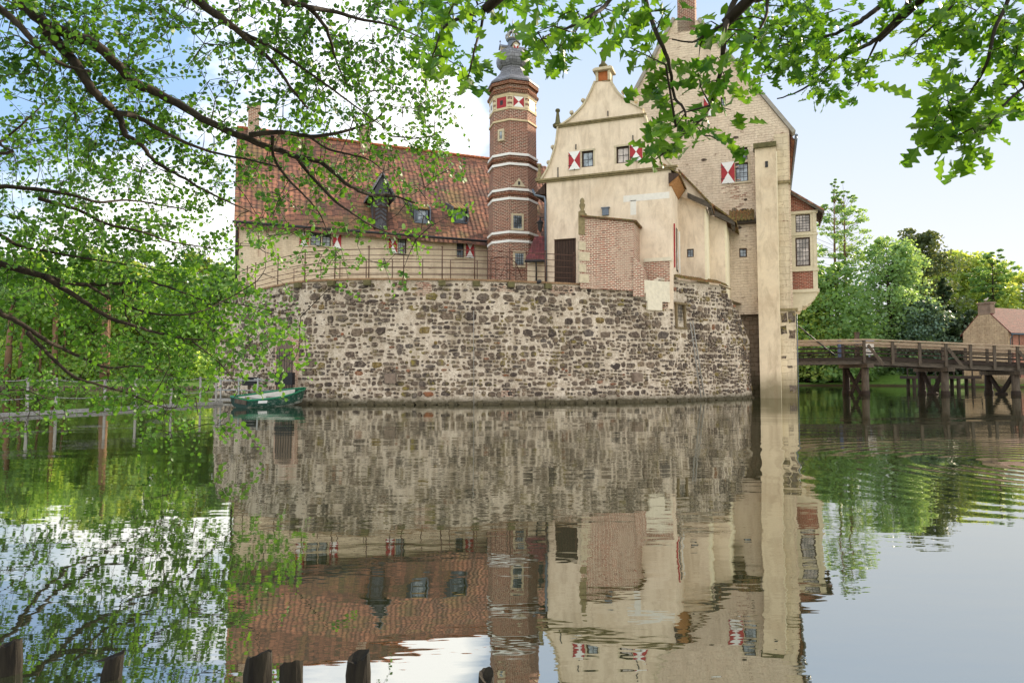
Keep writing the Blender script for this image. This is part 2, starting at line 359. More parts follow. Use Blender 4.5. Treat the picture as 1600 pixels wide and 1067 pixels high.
rampart=thing('rampart','round battered rampart of dark fieldstones in pale mortar rising from the moat','rampart',(0,0,0))
m=MB()
NS=150; NZ=14; ss=np.linspace(0,RL,NS)
vs=[];fs=[]
door_s=r_at(447); win_s=r_at(1067)
for s in ss:
    for k in range(NZ+1):
        z=-1.2+(ztop(s)+1.2)*k/NZ
        vs.append(rp(s,z,.03*math.sin(s*1.3+z)+.02*math.sin(3.1*s-2*z)))
for i in range(NS-1):
    for k in range(NZ): fs.append((i*(NZ+1)+k,(i+1)*(NZ+1)+k,(i+1)*(NZ+1)+k+1,i*(NZ+1)+k+1))
m.grid(vs,fs,0,.5,True)
# stones
PLACED=[]
def stone(sc_,zc,w,h,tone,lift=.07):
    PLACED.append((sc_,zc,w*.9,h*.9))
    n=random.choice((5,6,7,8,9)); a0=random.random()*6.28
    ring=[]
    for j in range(n):
        a=a0+2*math.pi*j/n; ca,sa=math.cos(a),math.sin(a); e=random.uniform(.5,.95)
        x=math.copysign(abs(ca)**e,ca)*w/2*random.uniform(.74,1.08); z=math.copysign(abs(sa)**e,sa)*h/2*random.uniform(.74,1.1); ring.append((x,z))
    V=[];F=[]
    for sc2,of in ((1.05,-.05),(1.0,lift*.5),(.84,lift)):
        for x,z in ring: V.append(rp(sc_+x*sc2,zc+z*sc2,of+random.uniform(-.012,.012)))
    for q in range(2):
        for j in range(n): F.append((q*n+j,q*n+(j+1)%n,(q+1)*n+(j+1)%n,(q+1)*n+j))
    F=[f[::-1] for f in F]+[tuple(range(3*n-1,2*n-1,-1))]
    m.grid(V,[f[::-1] for f in F],1,tone,False)
def tone(s):
    r=random.random()
    if r<.74: return random.uniform(.0,.5)
    if r<.94: return random.uniform(.5,.76)
    if r<.965: return random.uniform(.8,.88)
    return random.uniform(.95,1)
def hole(s,z,w):
    if abs(s-door_s)<1.0 and z<3.7: return True
    if abs(s-win_s)<.62 and 3.7<z<6.0: return True
    return False
z=.34; row=0
s_vis=r_at(341); S1052=r_at(1052); S470=r_at(472)
while z<6.6:
    big=row%2==0 or random.random()<.35
    h=random.uniform(.22,.46) if big else random.uniform(.10,.18)
    s=s_vis-1.5+random.random()
    while s<RL-.1:
        zt=ztop(s)
        left=s<S470; right=s>S1052
        w=h*random.uniform(.75,1.9)*(1 if big else 1.5)
        if right: w*=.8
        zc=z+h/2+random.uniform(-.06,.06)+.05*math.sin(s*.6+row)
        if math.sin(s*.42+1.3)*math.sin(z*1.1+.5*s*.3)>.55 and random.random()<.35 and not right: s+=random.uniform(.3,.7)
        p_skip=.42 if left else (.02 if right else .05)
        if zc+h/2<zt-.05 and random.random()>p_skip and not hole(s+w/2,zc,w):
            if big and random.random()<.3:
                hh=h*random.uniform(.42,.55)
                stone(s+w/2,zc-h/2+hh/2-.02,w*.95,hh*.86,tone(s)); 
                stone(s+w*.25,zc+hh/2+.02,w*.5,(h-hh)*.85,tone(s)); stone(s+w*.75,zc+hh/2,w*.45,(h-hh)*.8,tone(s))
            else:
                stone(s+w/2,zc,w,h*random.uniform(.8,1.05),tone(s),random.uniform(.03,.06))
        s+=w+random.uniform(-.03,.06)*(1.4 if left else (.7 if right else 1))
        if random.random()<.25: # small filler stones
            if zc+h/2<zt-.05 and not hole(s+.1,zc,.2):
                for q in range(2): stone(s+.1,zc-h/4+q*h/2,random.uniform(.12,.2),h*.36,tone(s),.04)
            s+=.24
    z+=h+random.uniform(.0,.05); row+=1
# slivers and pebbles packed into the joints that are left
OCC=np.zeros((int(RL/.05)+2,150),bool)
for s_,z_,w_,h_ in PLACED: OCC[max(0,int((s_-w_/2)/.05)):int((s_+w_/2)/.05)+1, max(0,int((z_-h_/2)/.05)):int((z_+h_/2)/.05)+1]=True
for _ in range(11000):
    s_=random.uniform(s_vis-1,RL-.2); z_=random.uniform(.35,6.6); w_=random.choice((random.uniform(.1,.2),random.uniform(.18,.5))); h_=random.uniform(.07,.17)
    if z_+h_>ztop(s_)-.05 or hole(s_,z_,w_): continue
    if s_<S470 and random.random()<.6: continue
    a,b,c_,d_=max(0,int((s_-w_/2)/.05)),int((s_+w_/2)/.05)+1,max(0,int((z_-h_/2)/.05)),int((z_+h_/2)/.05)+1
    if OCC[a:b,c_:d_].any(): continue
    OCC[a:b,c_:d_]=True; stone(s_,z_,w_,h_*.95,tone(s_),.03)
m.build('masonry',[mM,mS],rampart)
# wet footing ledge at the waterline
m=MB(); s=s_vis-1
while s<RL:
    w=random.uniform(.25,1.1); h=random.uniform(.06,.2)
    stone(s+w/2,h*.35,w*1.1,h*1.7,random.uniform(.0,.3),random.uniform(.08,.2)); s+=w*random.uniform(.8,1.1)
for f in range(len(m.m)): m.m[f]=0
m.build('footing',M_plain('wet_algae_stone',srgb(84,76,56),.8,.5,6,.05),rampart)
# terrace cap, brick coping, bracket stones
m=MB(); inner=[rp(s,6.02,-.35) for s in ss]; 
m.face([Vector((p.x,p.y,6.05)) for p in inner]+[Vector((20,60,6.05)),Vector((-5,64,6.05))])
m.build('terrace_floor',M_plain('gravel',srgb(150,136,112),.95,.2),rampart)
m=MB(); s=r_at(345)
while s<S1005-.12:
    w=.115; jz=random.uniform(-.008,.008); a,b=s+.006,s+w-.006
    q=[rp(a,6.09+jz,.09),rp(b,6.09+jz,.09),rp(b,6.09,-.36),rp(a,6.09,-.36)]; t=[p+Vector((0,0,.09)) for p in q]
    m.hexa(q+t,0,random.random()); s+=w
m.build('brick_coping',M_plain('coping_brick',srgb(150,120,90),.9,.4,3,.01),rampart)
for u in (462,515,572,628,690,744,799,857):
    m=MB(); s=r_at(u); w=.17
    q=[rp(s-w,5.82,.26),rp(s+w,5.82,.26),rp(s+w,5.82,-.1),rp(s-w,5.82,-.1)]; t=[p+Vector((0,0,.25)) for p in q]; m.hexa(q+t); m.build('bracket_stone',MAT['stone_moss'],rampart)
# patches of brick repair in the rubble
for (u0,v0,u1,v1) in ((585,441,625,450),(648,441,668,462),(770,444,800,455),(780,608,798,620),(862,446,900,458),(1010,470,1046,480)):
    m=MB(); s0,z0=r_z(u0,v1); s1,z1=r_z(u1,v0); N=max(2,int((s1-s0)/.24)); 
    zz=z0
    while zz<z1-.05:
        sx=s0+random.uniform(0,.12)
        while sx<s1:
            q=[rp(sx,zz,.03),rp(sx+.21,zz,.03),rp(sx+.21,zz,-.1),rp(sx,zz,-.1)]; m.hexa(q+[p+Vector((0,0,.065)) for p in q],0,random.random()); sx+=.235
        zz+=.085
    m.build('brick_repair',MAT['brick_old'],rampart)
# two stone boxes standing out of the wall, a drain mouth
for u,v,w,h in ((611,591,17,17),(993,589,16,15)):
    s,zc=r_z(u,v); m=MB(); hw=.26; q=[rp(s-hw,zc-.24,.32),rp(s+hw,zc-.24,.32),rp(s+hw,zc-.24,-.1),rp(s-hw,zc-.24,-.1)]; m.hexa(q+[p+Vector((0,0,.5))+ (Vector((0,0,-.07)) if k<2 else Vector((0,0,0))) for k,p in enumerate(q)])
    m.build('stone_spout',M_plain('grey_spout_stone',srgb(128,112,98),.9,.3,6,.03),rampart)
s,zc=r_z(843,440); m=MB(); m.tube([rp(s,zc,-.1),rp(s,zc,.3)],.1,10); m.build('drain_pipe',MAT['dark_iron'],rampart)
# tile coping over the right flank
m=MB(); s=r_at(1060)
while s<r_at(1140):
    for k in range(3):
        o1=.3-.22*k; zz=ztop(s)+.05+.1*k
        q=[rp(s,zz,o1),rp(s+.2,zz,o1),rp(s+.2,zz+.12,o1-.26),rp(s,zz+.12,o1-.26)]
        mid0=(q[0]+q[1])/2+Vector((0,0,.07)); mid1=(q[2]+q[3])/2+Vector((0,0,.07))
        m.face([q[0],mid0,mid1,q[3]],0,random.random()); m.face([mid0,q[1],q[2],mid1],0,random.random())
        m.face([q[0],q[1],mid0],0,.1)
    s+=.205
m.build('tile_coping',MAT['moss_tile'],rampart)
# barred window in the right flank
def rframe(u,v0,v1,hw):
    s,z0=r_z(u,v1); _,z1=r_z(u,v0); a=rp(s-hw,z0,0); b=rp(s+hw,z0,0); d=(b-a); d.z=0
    ang=math.atan2(d.y,d.x); return s,z0,z1,ang
s,z0,z1,ang=rframe(1067,476,511,.5); p=rp(s,z0,.03)
M4=lambda b: None
def wbuild(mb,name,mat,parent,p,ang):
    Rm=Matrix.Translation(p)@Matrix.Rotation(ang,4,'Z'); mb.v=[tuple(Rm@Vector(v)) for v in mb.v]; return mb.build(name,mat,parent)
H=z1-z0
m=MB(); m.box(-.5,-.36,-.06,.3,0,H); m.box(.34,.5,-.06,.3,0,H); m.box(-.56,.56,-.1,.3,H,H+.12); m.box(-.56,.56,-.1,.3,-.1,0)
wf=wbuild(m,'window_frame',M_plain('lichen_stone',srgb(120,104,76),.9,.35,6,.03),rampart,p,ang)
m=MB(); m.box(-.36,.34,.12,.16,0,H); wbuild(m,'pane',M_glass('dark_pane',(.015,.017,.02),(.05,.055,.06)),wf,p,ang)
m=MB()
for k in range(4): x=-.36+.7*(k+1)/5; m.bar((x,.05,0),(x,.05,H),.025,.025)
for k in range(5): z_=H*(k+1)/6; m.bar((-.36,.05,z_),(.34,.05,z_),.02,.02)
wbuild(m,'window_bars',MAT['dark_iron'],wf,p,ang)
# arched plank door at the water's edge
s,z0,z1,ang=rframe(447,532,612,.75); p=rp(s,z0,.06); H=z1-z0
def arch(w,h,rise,n=9): return [(-w,0),(w,0)]+[(w*math.cos(math.pi*k/(n-1)),h-rise+rise*math.sin(math.pi*k/(n-1))) for k in range(n)]
m=MB(); m.prism(arch(.98,H+.18,.5),-.02,.3); wd=wbuild(m,'door_surround',MAT['brick_old'],rampart,p,ang)
m=MB(); m.prism(arch(.78,H,.45),-.05,-.021); dd=wbuild(m,'arched_door',MAT['door_wood'],rampart,p,ang)
m=MB()
for k in range(7):
    x=-.72+k*.24; m.bar((x,-.06,.03),(x,-.06,H-.4),.02,.02)
m.bar((-.7,-.07,H*.3),(.5,-.07,H*.3),.05,.02,up=(0,1,0)); m.bar((-.7,-.07,H*.7),(.5,-.07,H*.7),.05,.02,up=(0,1,0))
wbuild(m,'door_straps',MAT['dark_iron'],dd,p,ang)
# ------------------------------------------------------------------ shared building parts
def barwindow(parent,F,s0,z0,s1,z1,y=0.,rec=.16,fw=.07,nx=2,nz=3,fmat=None,gmat=None,fproud=.02,bars=True):
    m=MB(); a=fproud
    m.box(s0,s0+fw,y+rec-.05-a,y+rec+.03,z0,z1); m.box(s1-fw,s1,y+rec-.05-a,y+rec+.03,z0,z1); m.box(s0+fw,s1-fw,y+rec-.05-a,y+rec+.03,z1-fw,z1); m.box(s0+fw,s1-fw,y+rec-.05-a,y+rec+.03,z0,z0+fw)
    w=m.build('window',fmat or MAT['dark_wood'],parent)
    m=MB(); m.box(s0+fw-.01,s1-fw+.01,y+rec+.004,y+rec+.02,z0+fw-.01,z1-fw+.01); m.build('pane',gmat or MAT['glass'],w)
    if bars:
        m=MB()
        for k in range(1,nx+1):
            x=s0+fw+(s1-s0-2*fw)*k/(nx+1); m.box(x-.012,x+.012,y+rec-.02,y+rec+.003,z0+fw,z1-fw)
        for k in range(1,nz+1):
            z=z0+fw+(z1-z0-2*fw)*k/(nz+1); m.box(s0+fw,s1-fw,y+rec-.016,y+rec+.002,z-.012,z+.012)
        m.build('glazing_bars',MAT['dark_iron'],w)
    return w
def surround(parent,s0,z0,s1,z1,y,w=.13,proud=.03,mat=None,sill=True):
    m=MB(); m.box(s0-w,s0,y-proud,y+.12,z0,z1); m.box(s1,s1+w,y-proud,y+.12,z0,z1); m.box(s0-w-.03,s1+w+.03,y-proud-.02,y+.12,z1,z1+w)
    if sill: m.box(s0-w-.05,s1+w+.05,y-proud-.06,y+.12,z0-w*.8,z0)
    return m.build('stone_surround',mat or MAT['stone'],parent)
def shutter(parent,s0,z0,s1,z1,y=0.,tilt=0.):
    m=MB(); c=((s0+s1)/2,(z0+z1)/2); yf=y-.085
    A,B,C_,D=(s0,z0),(s1,z0),(s1,z1),(s0,z1)
    P=lambda q,yy=yf:(q[0],yy,q[1])
    m.face([P(A),P(B),P(c)],0); m.face([P(C_),P(D),P(c)],0); m.face([P(B),P(C_),P(c)],1); m.face([P(D),P(A),P(c)],1)
    yb=y-.035
    m.face([P(D,yb),P(C_,yb),P(B,yb),P(A,yb)],0)
    for a,b in ((A,B),(B,C_),(C_,D),(D,A)): m.face([P(b),P(a),P(a,yb),P(b,yb)],0)
    o=m.build('shutter',[MAT['white'],MAT['red']],parent)
    for f in (.22,.78):
        m=MB(); z=z0+(z1-z0)*f; m.box(s0-.02,s0+(s1-s0)*.25,yf-.012,yf-.003,z-.02,z+.02); m.build('hinge',MAT['dark_iron'],o)
    m=MB(); m.box(c[0]-.02,c[0]+.02,yf-.03,yf-.003,z0-.05,z0+.03); m.build('latch',MAT['dark_iron'],o); return o
def rect(F,u0,v0,u1,v1,y=0.):
    um,vm=(u0+u1)/2,(v0+v1)/2
    return F.px(u0,vm,y)[0],F.px(um,v1,y)[1],F.px(u1,vm,y)[0],F.px(um,v0,y)[1]
def hol(r): return [(r[0],r[1]),(r[2],r[1]),(r[2],r[3]),(r[0],r[3])]
# ------------------------------------------------------------------ front house with the curved gable
AF=R(-20.6)
pF=at(1050,400,37.15); FH=Frame(pF.x,pF.y,AF)
front=thing('gabled_house','cream plastered house with a curved gable, ball finials and two shuttered windows','house',FH.o,AF)
q=lambda *uv:[FH.px(u,v) for u,v in uv]
sL=FH.px(854,290)[0]; 
lowZ=FH.px(1040,483)[1]
prof=q((847,281),(858,262),(865.6,240),(870.5,221),(873,199),(890,188),(910.5,168),(921.8,149),(931,128),(953.5,128),(966.7,148),(983.6,161),(1004,171.5),(1006,180),(1012,200),(1021,222),(1032,240),(1046,256),(1052,262))
sR=0.0
outline=[(sL,lowZ),(sR,lowZ)]+[(sR,prof[-1][1])]+prof[::-1]+[(sL,prof[0][1])]
wl=rect(FH,909,236,927,261); wr=rect(FH,963,229,983,255); dr=rect(FH,866,373,900,470); vt=rect(FH,942,326,951,337)
m=MB(); m.wall(outline,[hol(wl),hol(wr),hol(dr),hol(vt)],0,.6,.2); m.build('gable_wall',MAT['plaster'],front)
barwindow(front,FH,*wl,nx=1,nz=1); barwindow(front,FH,*wr,nx=1,nz=1,gmat=MAT['glass_reflection'])
surround(front,*wl,0,.1,.012,sill=False); surround(front,*wr,0,.1,.012,sill=False)
for r in ((889,237.5,907,265.5),(984.5,224,1004,252)): shutter(front,*rect(FH,*r))
m=MB(); m.box(dr[0],dr[2],.12,.16,dr[1],dr[3]); d=m.build('plank_door',MAT['dark_wood'],front)
m=MB()
for k in range(1,8): x=dr[0]+(dr[2]-dr[0])*k/8; m.box(x-.012,x+.012,.108,.119,dr[1],dr[3]-.03)
m.build('door_cleats',MAT['black_wood'],d)
m=MB(); m.box(vt[0]-.02,vt[2]+.02,-.12,.1,vt[1],vt[3]); m.box(vt[0]-.08,vt[2]+.08,-.16,.02,vt[3],vt[3]+.05); m.build('vent_box',MAT['zinc'],front)
# ledges
def ledge(uva,uvb,parent,F,h=.16,pr=.16,ext=.15,mat=None):
    a,b=F.px(*uva),F.px(*uvb); z=(a[1]+b[1])/2; m=MB()
    m.box(a[0]-ext,b[0]+ext,-pr,.02,z,z+h*.5); m.box(a[0]-ext*.6,b[0]+ext*.6,-pr*.6,.02,z-h*.5,z); return m.build('ledge',mat or MAT['stone_dark'],parent),z
_,zl1=ledge((873,198.5),(1006,180),front,FH); _,zl2=ledge((845,284),(1052,262.5),front,FH,.2,.2,.25)
# coping that follows the curves
def coping(pts,parent,name='gable_coping',w=.75,h=.1,y0=-.1):
    for side in pts:
        m=MB()
        for (a,b) in zip(side[:-1],side[1:]):
            d=Vector((b[0]-a[0],b[1]-a[1])); n_=Vector((-d.y,d.x)).normalized()*h
            if n_.y<0: n_=-n_
            m.hexa([(a[0],y0,a[1]),(b[0],y0,b[1]),(b[0],y0+w,b[1]),(a[0],y0+w,a[1]),(a[0]+n_.x,y0,a[1]+n_.y),(b[0]+n_.x,y0,b[1]+n_.y),(b[0]+n_.x,y0+w,b[1]+n_.y),(a[0]+n_.x,y0+w,a[1]+n_.y)])
        m.build(name,MAT['stone'],parent)
def smooth2(pts,n=4): return [tuple(p) for p in cr(pts,n)]
coping([smooth2(prof[0:5]),smooth2(prof[4:9]),smooth2(prof[9:13]),smooth2(prof[13:19])],front)
# finial block + pinnacles + balls
def pinnacle(parent,F,u,v0,v1,y=.25,rw=.2,mat=None):
    s,zb=F.px(u,v1,y); _,zt=F.px(u,v0,y); h=zt-zb; m=MB()
    m.lathe([(rw*.9,zb),(rw*1.25,zb+.08*h),(rw*1.3,zb+.16*h),(rw*.75,zb+.24*h),(rw*.62,zb+.3*h),(rw*.34,zb+.78*h),(rw*.34,zb+.8*h),(rw*.55,zb+.84*h),(rw*.62,zb+.91*h),(rw*.45,zb+.97*h),(rw*.1,zb+h)],s,y,12)
    return m.build('pinnacle',mat or MAT['stone_moss'],parent)
a,b=FH.px(931,128),FH.px(953.5,128); zt=FH.px(942,111)[1]
m=MB(); cx=(a[0]+b[0])/2; hw=(b[0]-a[0])/2
m.box(cx-hw,cx-hw+.14,-.05,.7,a[1],zt); m.box(cx+hw-.14,cx+hw,-.05,.7,a[1],zt); m.box(cx-hw+.14,cx+hw-.14,.08,.6,a[1],zt); m.box(cx-hw-.15,cx+hw+.15,-.2,.85,zt,zt+.12); m.box(cx-hw-.06,cx+hw+.06,-.12,.77,zt+.12,zt+.2)
m.build('gable_cap',MAT['stone'],front)
m=MB(); m.box(cx-hw+.14,cx+hw-.14,.05,.079,a[1]+.03,zt-.02); m.build('cap_niche',M_plain('niche_brick',srgb(176,104,60),.9,.3),front)
pinnacle(front,FH,942.5,77,107.5,.3,.2); pinnacle(front,FH,871.5,170,200,.25,.24); pinnacle(front,FH,843,256,285,.25,.22,MAT['stone_dark'])
for u,v in ((911,157),(893,176),(863.5,230),(857,254),(974,144),(994,158)):
    s,z=FH.px(u,v,.2); m=MB(); m.lathe([(.03,z-.2),(.05,z-.1)]+[(.13*math.sin(R(k)),z-.13*math.cos(R(k))) for k in range(30,180,25)]+[(.01,z+.13)],s,.2,10); m.build('ball_finial',MAT['stone'],front)
for u,v0,v1 in ((950,174,182),(900,226,234),(989,212,221),(872,262,280)):
    m=MB(); s,z0=FH.px(u,v1); z1=FH.px(u,v0)[1]; m.box(s-.025,s+.025,-.05,.0,z0,z1); m.build('wall_anchor',MAT['dark_iron'],front)
# pale mortar repairs, brick and quoin corner
m=MB()
for (u0,v0,u1,v1) in ((974,303,1046,313),(985,313,994,336)):
    r=rect(FH,u0,v0,u1,v1); m.box(r[0],r[2],-.006,.0,r[1],r[3])
m.build('plaster_repair',MAT['patch'],front)
r=rect(FH,1006,405,1049,441); m=MB(); m.box(r[0],-.12,-.03,.0,r[1],r[3]); m.build('brick_corner',MAT['brick_old'],front)
qm=M_plain('pale_quoin',srgb(216,206,184),.9,.15,5,.02)
for k,(u0,v0,u1,v1) in enumerate(((1009,440,1049,458),(1011,458,1049,470),(1013,470,1036,484),(1006,403,1049,409))):
    m=MB()
    if v0>430:
        sa,za=r_z(u0,v1); sb,zb_=r_z(u1,v0); q=[rp(sa,za,.14+.012*k),rp(sb,za,.14+.012*k),rp(sb,za,-.5),rp(sa,za,-.5)]; m.hexa(q+[p+Vector((0,0,zb_-za)) for p in q])
        Im=FH.I; m.v=[tuple(Im@Vector(v)) for v in m.v]
    else:
        r=rect(FH,u0,v0,u1,v1); m.box(r[0],r[2]+.02,-.07-.004*k,.9,r[1]+.01,r[3])
    m.build('quoin',qm,front)
# right side wall, its shuttered window, roof
y1=3.4
m=MB(); zt_=prof[-1][1]-.2
def sidewall(mb,s,y0,y1,z0,z1,t=.3): mb.box(s-t,s,y0,y1,z0,z1)
sidewall(m,-.0,.6,9.0,lowZ,zt_); sidewall(m,sL+.3,.6,9.0,lowZ,prof[0][1]); m.build('side_wall',MAT['plaster'],front)
zw0,zw1=FH.px(1056,415)[1],FH.px(1056,345)[1]
def side_y(u,s=0.):                 # depth along a side wall seen at pixel column u
    p=FH.pl(u,380,(s,0,0),(1,0,0)); return p.y
ya,yb=side_y(1056.2),side_y(1058.3)
m=MB(); m.box(.0,.03,ya,yb,zw0,zw1); w=m.build('window',MAT['dark_wood'],front)
m=MB(); m.box(.0301,.034,ya+.08,yb-.08,zw0+.08,zw1-.08); m.build('pane',MAT['glass'],w)
for ys in (side_y(1052.2),side_y(1060)):
    m=MB(); m.hexa([(.02,ys,zw0),(.02,ys+.03,zw0),(.10,ys+.03,zw0),(.10,ys,zw0),(.02,ys,zw1),(.02,ys+.03,zw1),(.10,ys+.03,zw1),(.10,ys,zw1)]); 
    m.build('shutter',MAT['red'] if ys<ya else MAT['white'],front)
# main roof behind the gable
apx=cx; zr=FH.px(942,150)[1]; ze=prof[0][1]
m=MB()
for (sa,za) in ((sL-.3,ze-.35),(sR+.35,zt_-.1)):
    m.hexa([(sa,.55,za-.15),(apx,.55,zr-.15),(apx,10,zr-.15),(sa,10,za-.15),(sa,.55,za),(apx,.55,zr),(apx,10,zr),(sa,10,za)])
m.build('roof',MAT['roof'],front)
# gutter + downpipe at the left corner
gx,gz=FH.px(853,312); 
m=MB(); p0=FH.px(833,297); m.tube([(p0[0],-.1,p0[1]),(p0[0]+.15,-.1,p0[1]-.35),(gx-.06,-.1,gz+.12),(gx+.0,-.1,gz-.15),(gx+.02,-.1,5.9)],.075,8); m.build('downpipe',MAT['zinc'],front)
m=MB(); s0,z0=FH.px(851,283); s1,z1=FH.px(836,304); m.prism([(s0,z0-.1),(s0,z0-.75),(s1-.1,z1)],.1,3.5); m.build('eave_end',MAT['dark_wood'],front)
# stepped flank under the cat-slide roof
sA,_=FH.px(1104,380,y1); 
def dep(u,s): return FH.pl(u,380,(s,0,0),(1,0,0)).y
y2=dep(1108.5,sA); sB,_=FH.px(1135.5,380,y2); y3=dep(1141,sB)
zA0,zA1=FH.px(1064,300,y1)[1],FH.px(1104,323,y1)[1]
zB0,zB1=FH.px(1109,334,y2)[1],FH.px(1136,347,y2)[1]
w1=rect(FH,1073.5,389,1084,402,y1)
m=MB(); m.wall([(-.05,5),(sA,5),(sA,zA1),(-.05,zA0)],[hol(w1)],y1,y2,.2); m.box(sA-.02,sA,y1+.3,y2+.3,5,zA1-.1); m.build('flank_wall',MAT['plaster'],front)
m=MB(); m.wall([(sA-.05,5),(sB,5),(sB,zB1),(sA-.05,zB0)],[],y2,y3,.2); m.build('flank_wall',MAT['plaster'],front)
barwindow(front,FH,*w1,y=y1,fw=.05,nx=1,nz=2,rec=.1)
m=MB(); m.box(sA-.1,sA+.006,y1-.006,y2,5,zA1-.15); m.box(sB-.1,sB+.006,y2-.006,y3,5,zB1-.15); m.build('corner_sun_strip',M_plain('painted_sunlit_corner',srgb(232,220,190),.9,.08),front)  # pale strips paint the sunlit side edges of the flank walls
def slopeslab(mb,s0,z0,s1,z1,y0,y1,t,mi=0):
    mb.hexa([(s0,y0,z0-t),(s1,y0,z1-t),(s1,y1,z1-t),(s0,y1,z0-t),(s0,y0,z0),(s1,y0,z1),(s1,y1,z1),(s0,y1,z0)],mi)
def pxl(u,v,y): return FH.px(u,v,y)
m=MB()
A1,A2=pxl(1060,264,y1-.45),pxl(1112,318,y1-.45); B1,B2=pxl(1110,316,y2-.45),pxl(1151,345,y2-.45)
slopeslab(m,A1[0],A1[1],A2[0],A2[1],y1-.45,y2-.46,.13); slopeslab(m,B1[0],B1[1],B2[0],B2[1],y2-.45,y3+.8,.13)
m.build('catslide_roof',MAT['moss_tile'],front)
m=MB()
for yy,(ua,va,ub,vb) in ((y1-.42,(1074,301,1112,318)),(y2-.42,(1112,327,1148,344.5))):
    a,b=pxl(ua,va,yy),pxl(ub,vb,yy); slopeslab(m,a[0],a[1],b[0],b[1],yy,yy+.14,.3)
    m.box(b[0]-.22,b[0]-.04,yy+.14,yy+1.6,b[1]-.34,b[1]-.1)
m.build('verge_boards',MAT['grey_wood'],front)
# fill between verge board and roof
m=MB()
m.prism([(-.05,zA0-.2),(sA,zA1-.1),pxl(1104,310,y1),(pxl(1064,272,y1))],y1-.2,y1-.004); m.build('flank_gable',MAT['plaster'],front)
# boxed oak eave along the side wall, open to the low sun
zT=FH.px(1047,272)[1]; zB_=FH.px(1049,291)[1]
m=MB(); m.prism([(-.1,zT),(.40,zT-.08),(.40,zT-.16),(.03,zB_),(-.1,zB_)],-.12,y1-.25); m.build('eave_soffit',MAT['oak_wood'],front)
m=MB(); m.prism([(-.12,zT+.03),(.42,zT-.06),(.42,zT-.17),(-.12,zB_+.1)],-.17,-.121); m.build('eave_cheek',MAT['dark_wood'],front)
m=MB(); slopeslab(m,-.6,zT+.75,.5,zT-.06,-.16,y1-.3,.1); m.build('eave_tiles',MAT['moss_tile'],front)
# brick stub wall on the rampart edge
stub=thing('brick_stub_wall','weathered red brick stub wall with a mossy tile top beside the plank door','wall',(0,0,0))
s0,s1=r_at(907),r_at(992)
zt0=r_z(912,340)[1]
m=MB(); N=14; fr=[rp(s0+(s1-s0)*k/N,0,-.0) for k in range(N+1)]; BD=Vector((.35,.936,0)); bk=[rp(s0+(s1-s0)*k/N,0,0)+BD*2.3 for k in range(N+1)]
def ext(mb,fr,bk,z0,z1,o=0):
    pts=[Vector((p.x,p.y,0)) for p in fr]+[Vector((p.x,p.y,0)) for p in bk[::-1]]; n=len(pts)
    mb.grid([(p.x,p.y,z0) for p in pts]+[(p.x,p.y,z1) for p in pts],[tuple(range(n-1,-1,-1)),tuple(range(n,2*n))]+[(i,(i+1)%n,n+(i+1)%n,n+i) for i in range(n)])
fr=[Vector((p.x,p.y,0)) for p in fr]
ext(m,fr,bk,5.9,zt0)
# flared brick foot to the right
zf=r_z(1000,402)[1]; s2=r_at(1008)
f2=[rp(s1-.1+(s2+.05-s1)*k/5,0,.03) for k in range(6)]; b2=[p+BD*1.2 for p in f2]
n=6; V=[];
for k in range(6):
    h=zf+ (7.9-zf)*0 - (zf-6.4)*(k/5)**1.5*.55
    V+= [(f2[k].x,f2[k].y,5.6),(b2[k].x,b2[k].y,5.6),(b2[k].x,b2[k].y,h),(f2[k].x,f2[k].y,h)]
m.grid(V,[(4*k+0,4*k+4,4*k+7,4*k+3) for k in range(5)]+[(4*k+3,4*k+7,4*k+6,4*k+2) for k in range(5)]+[(20,21,22,23)])
m.build('brickwork',MAT['brick_old'],stub)
m=MB(); fo=[rp(s0-.05+(s1-s0+.15)*k/N,0,.12) for k in range(N+1)]; bo=[p+BD*2.5 for p in fo]
ext(m,fo,bo,zt0,zt0+.1); m.build('tile_top',MAT['moss_tile'],stub)
m=MB(); f3=[rp(s0-.1+.36*k/3,0,.04) for k in range(4)]; b3=[p+BD*.5 for p in f3]
ext(m,f3,b3,zt0-.9,zt0+.28); m.build('stone_pier',MAT['stone_dark'],stub)
m=MB(); f3=[rp(s0-.1+.5*k/3,0,.035) for k in range(4)]
for z_,w_ in ((6.2,.55),(6.75,.4),(7.35,.6),(7.9,.38)):
    f3=[rp(s0-.06+w_*k/3,0,.03) for k in range(4)]; b3=[rp(s0-.06+w_*k/3,0,-.1) for k in range(4)]; ext(m,f3,b3,z_,z_+.42)
m.build('quoins',MAT['stone'],stub)
pp=rp(s0+.08,0,0)+BD*.22; zt1=zt0+.28
m=MB(); m.lathe([(.13,zt1),(.16,zt1+.08),(.09,zt1+.16),(.14,zt1+.3),(.16,zt1+.42),(.1,zt1+.52),(.13,zt1+.62),(.09,zt1+.74),(.02,zt1+.8)],pp.x,pp.y,10); m.build('stone_figure',MAT['stone_dark'],stub)
